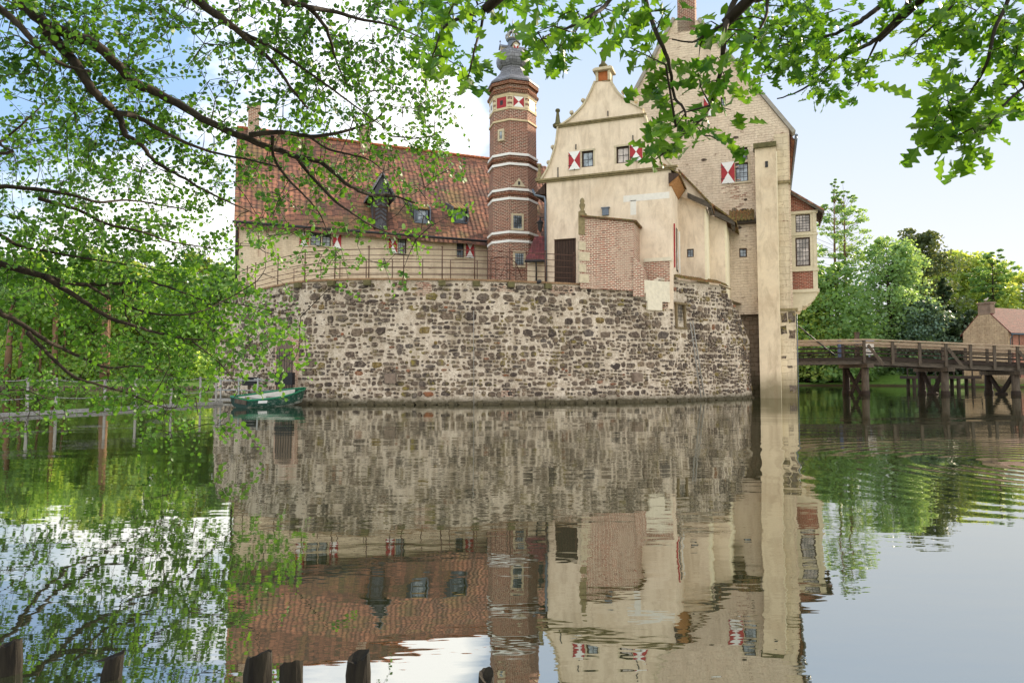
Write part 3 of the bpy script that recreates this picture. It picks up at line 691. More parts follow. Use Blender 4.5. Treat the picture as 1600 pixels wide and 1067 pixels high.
# ------------------------------------------------------------------ main house with the tall gable
YM=9.0
pM=FH.w(FH.px(1230,400,YM)[0],YM); MH=Frame(pM.x,pM.y,AF)
main=thing('main_house','tall stone gabled main house with buttresses, chimney and red and white shutters','house',MH.o,AF)
q=lambda *uv:[MH.px(u,v) for u,v in uv]
apL,apR=MH.px(1055,30),MH.px(1090,32); rk=MH.px(985,160); rr=MH.px(1233,203); 
sl=(apL[1]-rk[1])/(apL[0]-rk[0]); sLm=rk[0]-2.2; zLm=rk[1]-2.2*sl
w_a=rect(MH,1149,231,1168,250.5); w_b=rect(MH,1149,254.5,1169,284); w_c=rect(MH,1126,152,1134,166); w_d=rect(MH,1155,388,1167,402); w_e=rect(MH,1196,253,1199.5,260,-.0); rc=rect(MH,1158,491,1188,640)
m=MB(); mo=[(sLm,-1),(.3,-1),(rr[0],rr[1]),apR,apL,(sLm,zLm)]
zr1=rc[3]; 
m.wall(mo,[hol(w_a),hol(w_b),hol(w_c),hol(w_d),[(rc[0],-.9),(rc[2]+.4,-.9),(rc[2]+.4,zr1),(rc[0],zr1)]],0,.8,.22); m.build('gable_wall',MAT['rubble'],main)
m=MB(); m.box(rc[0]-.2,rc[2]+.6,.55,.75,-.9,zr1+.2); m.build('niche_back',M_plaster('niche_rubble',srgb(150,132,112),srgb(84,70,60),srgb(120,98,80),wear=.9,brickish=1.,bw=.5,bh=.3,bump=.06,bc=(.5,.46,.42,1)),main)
for k in range(7):
    z_=.2+k*.55; angular_n=8; x_=rc[0]+.1+random.random()*.25; w_=random.uniform(.18,.3); h_=random.uniform(.1,.17)
    m=MB(); m.prism([(x_+w_*math.cos(6.283*j/8)*random.uniform(.75,1.1),z_+h_*math.sin(6.283*j/8)*random.uniform(.75,1.1)) for j in range(8)],.5,.6,0,random.uniform(0,.5)); m.build('niche_stone',mS,main)
for w in (w_a,w_b): barwindow(main,MH,*w,nx=2,nz=3,fw=.06)
barwindow(main,MH,*w_c,nx=1,nz=1,fw=.06); barwindow(main,MH,*w_d,nx=1,nz=1,fw=.07)
surround(main,w_b[0],w_b[1],w_b[2],w_a[3],0,.14,.02)
m=MB(); m.box(w_b[0]-.1,w_b[2]+.1,-.03,.1,w_b[3]+.01,w_a[1]-.01); m.build('window_transom',MAT['stone'],main)
shutter(main,*rect(MH,1127,254,1148,287)); shutter(main,*rect(MH,1100,152,1117,182))
# rakes
def rake(mb,a,b,w=.9,h=.22,y0=-.15):
    d=Vector((b[0]-a[0],b[1]-a[1])); n_=Vector((-d.y,d.x)).normalized()*h
    if n_.y<0:n_=-n_
    mb.hexa([(a[0],y0,a[1]),(b[0],y0,b[1]),(b[0],y0+w,b[1]),(a[0],y0+w,a[1]),(a[0]+n_.x,y0,a[1]+n_.y),(b[0]+n_.x,y0,b[1]+n_.y),(b[0]+n_.x,y0+w,b[1]+n_.y),(a[0]+n_.x,y0+w,a[1]+n_.y)])
mc=M_plain('grey_coping',srgb(158,152,142),.9,.2,5,.02)
for a,b in (((sLm,zLm),apL),((rr[0]+.2,rr[1]-.25),apR)):
    m=MB(); rake(m,a,b); m.build('gable_coping',mc,main)
m=MB(); capx=(apL[0]+apR[0])/2
for a in ((sLm,zLm),(rr[0]+.35,rr[1]-.5)):
    b=(capx,apL[1]+.25); m.hexa([(a[0],.7,a[1]-.1),(b[0],.7,b[1]-.1),(b[0],16,b[1]-.1),(a[0],16,a[1]-.1),(a[0],.7,a[1]+.05),(b[0],.7,b[1]+.05),(b[0],16,b[1]+.05),(a[0],16,a[1]+.05)])
m.build('roof',MAT['roof'],main)
m=MB(); m.box(sLm,sLm+.4,.8,16,3,zLm-.2); m.box(-.2,.25,.8,16,-1,rr[1]-.3); m.box(sLm,.2,15.5,16,3,rr[1]-.4); m.build('side_wall',MAT['rubble'],main)
m=MB(); gx=rr[0]+.42; m.tube([(gx,-.1,rr[1]-.45),(gx,15,rr[1]-.45)],.1,8); m.tube([(gx,-.05,rr[1]-.5),(gx-.03,.0,rr[1]-.8)],.07); m.build('gutter',MAT['zinc'],main)
c0,_=MH.px(1058.5,34); c1,_=MH.px(1086,34)
m=MB(); m.box(c0,c1,.0,1.1,apL[1]-1,apL[1]+3.4); m.box(c0-.1,c1+.1,-.1,1.2,apL[1]+3.4,apL[1]+3.65); m.build('chimney',MAT['brick_tower'],main)
# buttresses
yB=-.95
def bx(u,v,y): return MH.px(u,v,y)
bl0,bz=bx(1179,232,yB); br0,_=bx(1212.5,232,yB); bl1,_=bx(1188.5,622,yB); br1,_=bx(1221,622,yB)
m=MB(); m.hexa([(bl1,yB-.1,-1),(br1,yB-.1,-1),(br1,.5,-1),(bl1,.5,-1),(bl0,yB+.1,bz),(br0,yB+.1,bz),(br0,.5,bz+.5),(bl0,.5,bz+.5)]); m.build('buttress',M_plaster('buttress_plaster',srgb(214,196,168),srgb(140,118,94),srgb(192,166,136),wear=.9),main)
m=MB(); m.box(bl0-.08,br0+.02,yB-.08,.0,bz,bz+.3); m.build('buttress_cap',MAT['stone_moss'],main)
r=rect(MH,1195.5,252,1200,261,yB); m=MB(); m.box(r[0],r[2],yB+.02,yB+.12,r[1],r[3]); m.build('loophole',MAT['dark_iron'],main)
yq=-.45
m=MB(); m.box(br0-.02,br1+.02,yB+.13,-.1,-.9,bz-.3); m.build('buttress_sun_strip',M_plain('painted_sunlit_edge',srgb(232,222,196),.9,.1),main)  # pale strip paints sunlight onto the buttress side
zq=[bx(1235,285,yq)[1],bx(1238,485,yq)[1]]
qR=[bx(1231.5,240,yq)[0],bx(1234,380,yq)[0],bx(1245,560,yq)[0]]
mq=M_plaster('sandstone_blocks',srgb(208,192,164),srgb(128,108,90),srgb(178,150,118),wear=.8,brickish=.45,bw=.8,bh=.42,bump=.03)
m=MB(); ql=br0-.1
m.box(ql,qR[0],yq+.12,.3,zq[0],rr[1]-.3); m.box(ql,qR[1],yq+.05,.3,zq[1],zq[0]); m.box(ql,qR[2],yq,.3,-1,zq[1]); 
m.build('corner_buttress',mq,main)
for z_,r_ in ((zq[0],qR[1]),(zq[1],qR[2])):
    m=MB(); m.box(br0+.0,r_+.12,yq-.1,.3,z_-.02,z_+.14); m.build('weathering_ledge',MAT['stone_dark'],main)
def angular(mb,x0,x1,z0,z1,y,t,j=.14):
    n=8; pts=[]
    for cx_,cz_ in ((x0,z0),((x0+x1)/2,z0),(x1,z0),(x1,(z0+z1)/2),(x1,z1),((x0+x1)/2,z1),(x0,z1),(x0,(z0+z1)/2)):
        pts.append((min(max(cx_+random.uniform(-j,j)*(x1-x0),x0-.02),x1+.02),cz_+random.uniform(-j,j)*(z1-z0)))
    mb=MB(); mb.prism(pts,y-.02,y+.05,0,t); mb.build('inset_stone',mS,main)
m=MB(); xa,xb=br1+.06,qR[2]-.04; zt_q=zq[1]-.05
angular(m,xa,xa+(xb-xa)*.45,zt_q-.75,zt_q-.1,yq,.12); angular(m,xa+(xb-xa)*.52,xb,zt_q-.7,zt_q-.08,yq,.45)
angular(m,xa,xa+(xb-xa)*.4,zt_q-1.4,zt_q-.9,yq,.02); angular(m,xa+(xb-xa)*.55,xb,zt_q-1.75,zt_q-1.2,yq,.3); angular(m,xa,xa+.3,2.5,2.66,yq,.1); angular(m,xb-.5,xb-.2,1.9,2.02,yq,.4); angular(m,xb-.42,xb,.35,.8,yq,.55)

# small pent roof left of the buttress
t0=MH.px(1139,343,-.55); t1=MH.px(1180,349,-.55); 
m=MB(); wd=.22; nrow=int((t1[0]+.1-t0[0])/wd)
ztop_=t0[1]+.95
for k in range(nrow):
    x=t0[0]+k*wd
    for j in range(6):
        xa=x+wd*j/6; xb=x+wd*(j+1)/6; h=lambda xx:.06*math.sin((xx-x)/wd*2*math.pi)
        z0=t0[1]-.06; m.face([(xa,-.6,z0+h(xa)),(xb,-.6,z0+h(xb)),(xb,.0,ztop_+h(xb)-.25),(xa,0,ztop_+h(xa)-.25)],0,.5,True)
        m.face([(xa,-.6,z0+h(xa)-.07),(xb,-.6,z0+h(xb)-.07),(xb,-.6,z0+h(xb)),(xa,-.6,z0+h(xa))])
m.build('pent_roof',MAT['moss_tile'],main)
m=MB(); m.box(t0[0],bl0+.1,-.4,-.0,t0[1]-.28,t0[1]-.05); m.build('pent_board',MAT['grey_wood'],main)
# bare brick and stone scars
m=MB()
for _ in range(34):
    u,v=random.gauss(1152,9),random.gauss(305,14)
    s,z_=MH.px(u,v); 
    if s>bl0-.15: continue
    m=MB(); m.box(s-.13,s+.13,-.012,.0,z_,z_+.08,0,random.random()); m.build('bare_brick',MAT['brick_old'],main)
for u,v,w_,h_ in ((1163,329,.28,.14),(1147,328,.2,.14),(1155,356,.2,.1),(1165,312,.1,.08),(1150,215,.2,.1),(1100,250,.2,.1)):
    m=MB(); s,z_=MH.px(u,v); n=9
    m.prism([(s+w_*math.cos(2*math.pi*j/n)*random.uniform(.75,1.1),z_+h_*math.sin(2*math.pi*j/n)*random.uniform(.75,1.1)) for j in range(n)],-.03,.02,0,random.uniform(0,.4)); m.build('bare_stone',mS,main)
# oriel
yo=1.3
oL,oz0=MH.px(1232,454,yo); oR,_=MH.px(1277,400,yo)
zz=lambda v:MH.px(1255,v,yo)[1]
ori_m=M_plain('oriel_stone',srgb(206,194,166),.9,.15,5,.015)
oA=rect(MH,1243,335,1266,362.5,yo); oB=rect(MH,1243,371,1266,416,yo)
m=MB(); m.wall([(oL-.3,zz(334)),(oR,zz(334)),(oR,zz(331)),(oL-.3,zz(297)+.35)],[],yo,yo+3,.1)
m.box(oL-.3,oR-.28,yo+.02,yo+3,zz(452),zz(424)); m.box(oR-.3,oR-.02,yo+.3,yo+3,zz(452),zz(331)); oriel=m.build('oriel',MAT['brick_cot'],main)
m=MB(); m.wall([(oL-.3,zz(424)),(oR,zz(424)),(oR,zz(334)),(oL-.3,zz(334))],[hol(oA),hol(oB)],yo,yo+.25,.2)
m.box(oL-.3,oR+.08,yo-.1,yo+.3,zz(424),zz(420)); m.box(oL-.3,oR+.06,yo-.07,yo+.3,zz(368),zz(364.5)); m.box(oL-.3,oR+.08,yo-.1,yo+.3,zz(334),zz(330)); m.box(oR-.28,oR,yo-.04,yo+.3,zz(452),zz(424)); m.box(oL-.3,oR+.08,yo-.1,yo+3,zz(457),zz(452))
m.box(oR-.22,oR-.04,yo-.05,yo+.1,zz(420),zz(368)); m.box(oR-.22,oR-.04,yo-.05,yo+.1,zz(364),zz(334))
m.build('oriel_frame',ori_m,oriel)
m=MB()
cp=[(oL-.3,zz(457)),(oR-.05,zz(457)),(oR-.08,zz(463)),(oR-.3,zz(468)),(oR-.33,zz(471)),(oR-.6,zz(475)),(oR-.63,zz(478)),(oR-.95,zz(478)),(oR-1.0,zz(485)),(oL-.3,zz(487))]
m.prism(cp,yo,yo+.35); m.prism(cp,yo+1.2,yo+2.9); m.build('oriel_corbel',ori_m,oriel)
for w,gm in ((oA,MAT['glass_reflection']),(oB,MAT['glass_reflection'])):
    barwindow(main,MH,*w,y=yo,nx=3,nz=5,fw=.05 if w is oA else .09,gmat=gm,rec=.12)
a=MH.px(1231,293,yo-.35); b=MH.px(1288,327,yo-.35)
m=MB(); slopeslab(m,a[0]-.4,a[1]+.25,b[0],b[1],yo-.35,yo+3.2,.1); m.build('oriel_roof',MAT['roof'],oriel)
m=MB(); slopeslab(m,a[0]-.4,a[1]+.14,b[0],b[1]-.11,yo-.36,yo-.28,.18); slopeslab(m,a[0],a[1]-.12,b[0]-.05,b[1]-.11,yo-.28,yo+3.2,.05); m.box(b[0]-.12,b[0]-.05,yo-.3,yo+3.2,b[1]-.4,b[1]-.12); m.build('bargeboard',MAT['grey_wood'],oriel)
# ------------------------------------------------------------------ long wing with the tiled roof
pW=at(373,400,41.5); AW=R(21.8); WG=Frame(pW.x,pW.y,AW)
wing=thing('castle_wing','long low castle wing with steep red tiled roof, dormers and hourglass shutters','wing',WG.o,AW)
Lw=23.; ez=(WG.px(373,343)[1]+WG.px(765,372)[1])/2
D=5.0
def roofy(z): return (z-ez)*D/rise
# ridge height from the photograph's ridge line above the left end
rise=5.0
p=WG.px(600,231,D); rise=p[1]-ez
n2=rect(WG,403,356,420,402); 
wins=[rect(WG,485,360.5,502,384),rect(WG,503.5,361,517,385.5),rect(WG,622,373,635,397),rect(WG,713.5,378.5,725,402.5)]
m=MB(); m.wall([(0,5.5),(Lw,5.5),(Lw,ez),(0,ez)],[hol(w) for w in wins]+[hol(n2)],0,.5,.2)
m.prism([(0,5.5),(.4,5.5),(.4,ez),(0,ez)],.5,2*D); m.build('wall',MAT['plaster_wing'],wing)
m=MB(); m.box(n2[0]-.05,n2[2]+.05,.16,.3,n2[1]-.05,n2[3]+.05); m.build('blocked_doorway',MAT['plaster'],wing)
for k,w in enumerate(wins): barwindow(wing,WG,*w,nx=1 if k<2 else 2,nz=3 if k<2 else 4,fw=.05,gmat=M_glass('pale_leaded_glass',(.12,.15,.15),(.34,.4,.38)) if k<3 else None)
for k in (0,2,3): 
    w=wins[k] if k else (wins[0][0],wins[0][1],wins[1][2],wins[0][3]); surround(wing,*w,0,.1,.02)
for r in ((468,358,482,385),(520,361,533,388),(607,369.5,620,396),(727.5,378,740,403)): shutter(wing,*rect(WG,*r))
m=MB()
m.hexa([(-.35,-.45,ez-.15),(Lw,-.45,ez-.15),(Lw,-.45,ez-.03),(-.35,-.45,ez-.03),(-.35,D,ez+rise),(Lw,D,ez+rise),(Lw,D,ez+rise+.1),(-.35,D,ez+rise+.1)])
m.v=m.v[:0];m.f=[];m.m=[];m.c=[];m.sm=[]
def rp_(s,y): return ez+ (rise/D)*y
# roof as a slightly sagging tiled sheet
NX,NY=46,14; vs=[];fs=[]
for i in range(NX+1):
    for j in range(NY+1):
        s=-.3+(Lw+.3)*i/NX; y=-.5+(D+.5)*j/NY
        sag=-.09*math.sin(math.pi*min(1,max(0,s/18)))*math.sin(math.pi*j/NY*.9)+.02*math.sin(s*1.9+j)
        vs.append((s,y,rp_(s,y)+sag+.12+(.18 if j==0 else 0)*0))
for i in range(NX):
    for j in range(NY): fs.append((i*(NY+1)+j,(i+1)*(NY+1)+j,(i+1)*(NY+1)+j+1,i*(NY+1)+j+1))
m.grid(vs,fs,0,.5,False)
m.grid([(-.3,-.5,rp_(0,-.5)+.12),(-.3,D,rp_(0,D)+.12),(-.3,2*D+.5,rp_(0,-.5)+.12),(Lw,-.5,rp_(0,-.5)+.12),(Lw,D,rp_(0,D)+.12),(Lw,2*D+.5,rp_(0,-.5)+.12)],[(1,4,5,2)])
m.build('roof',MAT['roof'],wing)
m=MB(); m.prism([(0.02,ez-.1),(0.38,ez-.1),(.38,ez+.02),(.02,ez+.02)],0,2*D)
g=[(0,ez),(2*D,ez),(D,ez+rise)]
m.grid([(.02,y,z) for y,z in g]+[(.4,y,z) for y,z in g],[(0,2,1),(3,4,5),(0,1,4,3),(1,2,5,4),(2,0,3,5)]); m.build('gable_end',MAT['brick_old'],wing)
m=MB()
for k in range(int(Lw/.4)):
    s=-.28+k*.4; m.tube([(s,D,rp_(0,D)+.14),(s+.42,D,rp_(0,D)+.17)],[.13,.12],8,0,random.random())
m.build('ridge_tiles',M_plain('ridge_clay',srgb(172,104,70),.85,.3),wing)
m=MB(); m.tube([(-.4,-.58,ez-.32),(Lw,-.58,ez-.34)],.085,8); m.tube([(-.15,-.58,ez-.36),(-.12,-.15,ez-.9),(-.12,-.15,5.6)],.06,8)
m.build('gutter',MAT['dark_iron'],wing)
s_dp,_=WG.px(762,385); m=MB(); m.tube([(s_dp,-.1,ez-.3),(s_dp,-.1,5.6)],.07,8); m.build('downpipe',MAT['dark_iron'],wing)
def roofpt(u,v):
    p=WG.pl(u,v,(0,0,ez+.12),(0,-rise,D)); return p
# chimneys at the ridge
for u0,u1,v0 in ((387.5,405,167),(563,577,200)):
    yc=D; s0,_=WG.px(u0,190,yc); s1,_=WG.px(u1,190,yc); zt=WG.px(u0,v0,yc)[1]; m=MB()
    m.box(s0,s1,yc-.45,yc+.45,ez+rise-1.2,zt-.2); m.box(s0-.08,s1+.08,yc-.53,yc+.53,zt-.2,zt); m.build('chimney',MAT['brick_old'],wing)
# small dormers
def small_dormer(u0,v0,u1,v1):
    pb=roofpt((u0+u1)/2,v1); y=pb.y-.05
    s0,z0=WG.px(u0,v1,y); s1,z1=WG.px(u1,v0,y); w=s1-s0
    yb=(z1+.35-ez)*D/rise
    m=MB(); s0-=.08; s1+=.08; m.box(s0,s0+.14,y,yb,z0,z1); m.box(s1-.14,s1,y,yb,z0,z1); m.box(s0,s1,y,y+.14,z0,z0+.14); m.box(s0-.12,s1+.12,y-.08,y+.05,z0-.12,z0)
    dz=m.build('dormer',MAT['zinc'],wing)
    m=MB(); m.box(s0+.14,s1-.14,y+.08,y+.12,z0+.14,z1); m.build('pane',MAT['glass'],dz)
    m=MB(); x=(s0+s1)/2; m.box(x-.015,x+.015,y+.05,y+.079,z0+.14,z1); m.box(s0+.14,s1-.14,y+.05,y+.078,(z0+z1)/2-.02,(z0+z1)/2+.02); m.build('glazing_bars',MAT['zinc'],dz)
    m=MB(); m.hexa([(s0-.1,y-.15,z1-.02),(s1+.1,y-.15,z1-.02),(s1-.1,yb+1.0,z1+1.05),(s0+.1,yb+1.0,z1+1.05),(s0-.1,y-.15,z1+.06),(s1+.1,y-.15,z1+.06),(s1-.1,yb+1.0,z1+1.13),(s0+.1,yb+1.0,z1+1.13)])
    m.build('dormer_roof',MAT['moss_tile'],dz)
    m=MB()
    for x,g_ in ((s0-.16,-.22),(s1+.08,.22)): m.hexa([(x,y-.16,z0),(x+.08,y-.16,z0),(x+.08+g_,yb+.75,z1+.7),(x+g_,yb+.75,z1+.7),(x,y-.16,z1+.12),(x+.08,y-.16,z1+.12),(x+.08+g_,yb+.75,z1+.95),(x+g_,yb+.75,z1+.95)])
    m.build('lead_flashing',MAT['zinc'],dz)
small_dormer(711,328,726,346); small_dormer(652,328,667,346)
# timber hoist dormer
yh=-.12; s0,z0=WG.px(584,345,yh); s1,z1=WG.px(606,304,yh); sa,za=WG.px(596,273,yh)
wood=M_wood('grey_dormer_boards',srgb(74,74,80),srgb(104,104,110),stretch=(12,12,1.4))
m=MB(); m.box(s0,s1,yh,yh+3.5,z0-.5,z1); hd=m.build('hoist_dormer',wood,wing)
m=MB()
sm_=(s0+s1)/2
for k in range(7):
    z_=z0+k*.27
    m.bar((s0+.06,yh-.02,z_),(sm_,yh-.02,z_+.3),.05,.03,up=(0,1,0)); m.bar((sm_,yh-.02,z_+.3),(s1-.06,yh-.02,z_),.05,.03,up=(0,1,0))
m.box(s0-.03,s0+.08,yh-.05,yh+.05,z0-.5,z1); m.box(s1-.08,s1+.03,yh-.05,yh+.05,z0-.5,z1); m.box(s0,s1,yh-.05,yh+.05,z0+.9,z0+1.02); m.build('dormer_boards',MAT['dark_wood'],hd)
m=MB(); e=.42; zg=z1-.12
m.prism([(s0-.15,zg),(s1+.15,zg),(sm_,za-.15)],yh-.35,yh+.2); m.build('dormer_gable',wood,hd)
m=MB()
for a in (s0-e,s1+e):
    m.hexa([(a,yh-.6,zg-.25),(sm_,yh-.6,za-.1),(sm_,yh+4.5,za-.1),(a,yh+4.5,zg-.25),(a,yh-.6,zg-.1),(sm_,yh-.6,za+.08),(sm_,yh+4.5,za+.08),(a,yh+4.5,zg-.1)])
m.build('dormer_roof',MAT['slate'],hd)
# ------------------------------------------------------------------ stair tower
TY=44.0; tw=at(801.3,300,TY); TX=tw.x
tower=thing('stair_tower','slender octagonal dark brick stair tower with white bands and an onion dome','tower',(TX,TY,0))
tz=lambda v,dy=0:(at(801,v,TY-1.5+dy)).z
ROT=R(-90-7.6); RT=1.60
m=MB(); zA=tz(148); zT=tz(126.5)
m.lathe([(RT+.06,5.5),(RT+.05,tz(372)),(RT,tz(368)),(RT-.0,tz(300)),(RT-.05,tz(250)),(RT-.08,zT)],0,0,8,ROT,0,.5,False); m.build('shaft',MAT['brick_tower'],tower)
m=MB()
def band(mb,v,h,pr,r=None):
    z=tz(v); r=(r or RT)+pr; mb.lathe([(r-.1,z-h/2),(r,z-h/2),(r,z+h/2),(r-.1,z+h/2)],0,0,8,ROT,0,.5,False)
for v in (241,256.5,296,310.5,363,377):
    m=MB(); band(m,v,.15,.06 if v<350 else .09); m.build('white_band',MAT['white'],tower)
for v,h,pr in ((187,.12,.05),(147,.14,.04),(169,.1,.03)):
    m=MB(); band(m,v,h,pr,RT-.05); m.build('stone_band',M_plain('yellow_stone',srgb(206,188,152),.9,.15),tower)
frb=M_brick('frieze_brick',srgb(136,72,54),srgb(110,58,46),srgb(170,140,112))
m=MB(); band(m,128.5,.2,.1); band(m,137,.12,.04,RT-.05); m.build('eave_course',frb,tower)
FR={}
for v in (248.7,303,370,142):
    FR[v]=MB()
    if v!=142: band(FR[v],v,.16,.05)
for k in range(8):                   # dog-tooth brick course
    a0,a1=ROT+k*math.pi/4,ROT+(k+1)*math.pi/4
    for v in (248.7,303,370,142):
        m=FR[v]
        for j in range(9):
            t0,t1=(j+.1)/9,(j+.6)/9; r=RT+.11
            P=lambda t:Vector((r*(math.cos(a0)*(1-t)+math.cos(a1)*t),r*(math.sin(a0)*(1-t)+math.sin(a1)*t),0))
            p,q_=P(t0),P(t1); n_=Vector(((p+q_)/2)).normalized()*.1; z=tz(v)
            m.hexa([p+Vector((0,0,z-.09)),q_+Vector((0,0,z-.09)),q_-n_+Vector((0,0,z-.09)),p-n_+Vector((0,0,z-.09)),p+Vector((0,0,z+.05)),q_+Vector((0,0,z+.05)),q_-n_+Vector((0,0,z+.05)),p-n_+Vector((0,0,z+.05))])
for m in FR.values(): m.build('brick_frieze',frb,tower)
def facet(k,r=RT):                   # frame on the tower's k-th face: origin mid face
    a=ROT+(k+.5)*math.pi/4; ap=r*math.cos(math.pi/8)
    n_=Vector((math.cos(a),math.sin(a),0)); t=Vector((-n_.y,n_.x,0)); return n_*ap,t,n_,2*r*math.sin(math.pi/8)
def fbox(mb,k,x0,x1,z0,z1,y0,y1,r=RT,mi=0):
    o,t,n_,w=facet(k,r)
    P=lambda x,y,z:o+t*x+n_*y+Vector((0,0,z))
    mb.hexa([P(x0,y1,z0),P(x1,y1,z0),P(x1,y0,z0),P(x0,y0,z0),P(x0,y1,z1),P(x1,y1,z1),P(x1,y0,z1),P(x0,y0,z1)],mi)
zp0,zp1=tz(168),tz(148.5)
stone_y=M_plain('buff_panel_stone',srgb(212,196,164),.9,.15)
for k in range(8):
    m=MB(); r=RT-.06
    _,_,_,w=facet(k,r)
    for x0,x1 in ((-w/2+.16,-.36),(.36,w/2-.16)): fbox(m,k,x0,x1,zp0,zp1,-.1,.03,r)
    fbox(m,k,-.36,.36,zp0,zp0+.06,-.1,.03,r); fbox(m,k,-.36,.36,zp1-.06,zp1,-.1,.03,r)
    for j in range(3):
        for sx in (-1,1): fbox(m,k,sx*w/2-(.16 if sx>0 else 0),sx*w/2+(0 if sx>0 else .16),zp0+.05+j*.32,zp0+.2+j*.32,-.1,.02,r)
    m.build('panel_surround',stone_y,tower)
for k,kind in ((-1,'red'),(0,'hour'),(1,'pale'),(6,'pale'),(2,'hour'),(3,'red'),(4,'hour'),(5,'red')):
    kk=k%8; r=RT-.06; o,t,n_,w=facet(kk,r); m=MB()
    P=lambda x,y,z:o+t*x+n_*y+Vector((0,0,z))
    a,b,z0,z1=-.34,.34,zp0+.07,zp1-.07
    if kind=='hour':
        c=P(0,.02,(z0+z1)/2); q_=[P(a,.02,z0),P(b,.02,z0),P(b,.02,z1),P(a,.02,z1)]
        for i in range(4): m.face([q_[i],q_[(i+1)%4],c],i%2)
        fbox(m,kk,a,b,z0,z1,-.05,.015,r); m.build('tower_shutter',[MAT['white'],MAT['red']],tower)
    else:
        fbox(m,kk,a,b,z0,z1,-.05,.02,r); o_=m.build('tower_shutter',MAT['red'] if kind=='red' else MAT['white'],tower)
        m=MB(); fbox(m,kk,-.1,.1,(z0+z1)/2-.16,(z0+z1)/2+.14,.0,.028,r); m.build('spy_hole',MAT['dark_iron'],o_)
# tower windows
def twin(k,x,v0,v1,w,bars=4,rx=0):
    z0,z1=tz(v1),tz(v0); r=RT+.02+rx; m=MB(); hw=w/2
    fbox(m,k,x-hw-.12,x-hw,z0-.12,z1+.14,-.1,.05,r); fbox(m,k,x+hw,x+hw+.12,z0-.12,z1+.14,-.1,.05,r); fbox(m,k,x-hw,x+hw,z1,z1+.14,-.1,.05,r); fbox(m,k,x-hw,x+hw,z0-.12,z0,-.1,.06,r)
    s_=m.build('window',MAT['stone'],tower); m=MB(); fbox(m,k,x-hw,x+hw,z0,z1,-.05,.004,r); m.build('pane',MAT['glass'],s_)
    m=MB()
    for j in range(1,bars): xx=x-hw+w*j/bars; fbox(m,k,xx-.014,xx+.014,z0,z1,.02,.04,r)
    for j in range(1,bars+1): zz_=z0+(z1-z0)*j/(bars+1); fbox(m,k,x-hw,x+hw,zz_-.012,zz_+.012,.02,.036,r)
    if bars>1: m.build('window_bars',MAT['dark_iron'],s_)
twin(0,-.1,337,357,.56); twin(0,.0,396,415,.56,4,.06); twin(7,.0,204,216,.2,1)
m=MB(); z_=tz(289); o,t,n_,w=facet(0)
P=lambda x,z,y=.05:o+t*x+n_*y+Vector((0,0,z))
m.face([P(-.42,z_-.1),P(.42,z_-.1),P(0,z_+.45)]); 
for a,b in (((-.42,-.1),(.42,-.1)),((.42,-.1),(0,.45)),((0,.45),(-.42,-.1))): m.face([P(a[0],z_+a[1]),P(a[0],z_+a[1],-.1),P(b[0],z_+b[1],-.1),P(b[0],z_+b[1])])
nw=m.build('niche_gable',MAT['stone'],tower); m=MB(); fbox(m,0,-.07,.07,z_,z_+.22,0,.056); m.build('niche_slit',MAT['dark_iron'],nw)
# dome
tc=lambda v:(at(801,v,TY)).z
te=tc(138)
prf=[(1.5,te-.14),(1.72,te-.1),(1.72,te),(1.34,te+.34),(1.04,te+.68),(.84,te+1.05),(.8,te+1.2),(.94,te+1.3),(1.06,te+1.48),(1.11,te+1.74),(1.08,te+2.0),(.96,te+2.24),(.8,te+2.4),(.42,te+2.52),(.36,te+2.66)]
m=MB(); m.lathe(prf,0,0,8,ROT,0,.5,False); dome=m.build('onion_dome',MAT['slate'],tower)
zb=te+2.62
m=MB(); m.lathe([(.36,zb),(.34,zb+.45),(.4,zb+.5),(.42,zb+.56),(.34,zb+.6)],0,0,8,ROT,0,.5,False)
zc=zb+.6; m.build('dome_neck',MAT['zinc'],tower)
m=MB()
for k in range(8):
    a=k*math.pi/4; ca,sa=math.cos(a),math.sin(a)
    m.tube([(.3*ca,.3*sa,zc),(.45*ca,.45*sa,zc+.14),(.44*ca,.44*sa,zc+.32),(.24*ca,.24*sa,zc+.52),(.08*ca,.08*sa,zc+.6)],.06,6)
m.lathe([(.4,zc-.05),(.46,zc),(.46,zc+.05),(.4,zc+.06)],0,0,16); m.lathe([(.05,zc),(.05,zc+.58),(.13,zc+.64),(.13,zc+.74),(.05,zc+.8),(.03,zc+1.25),(.005,zc+1.5)],0,0,8)
m.build('crown_lantern',M_plain('pale_lead',srgb(158,154,146),.5,.2,10,.004,.2),tower)
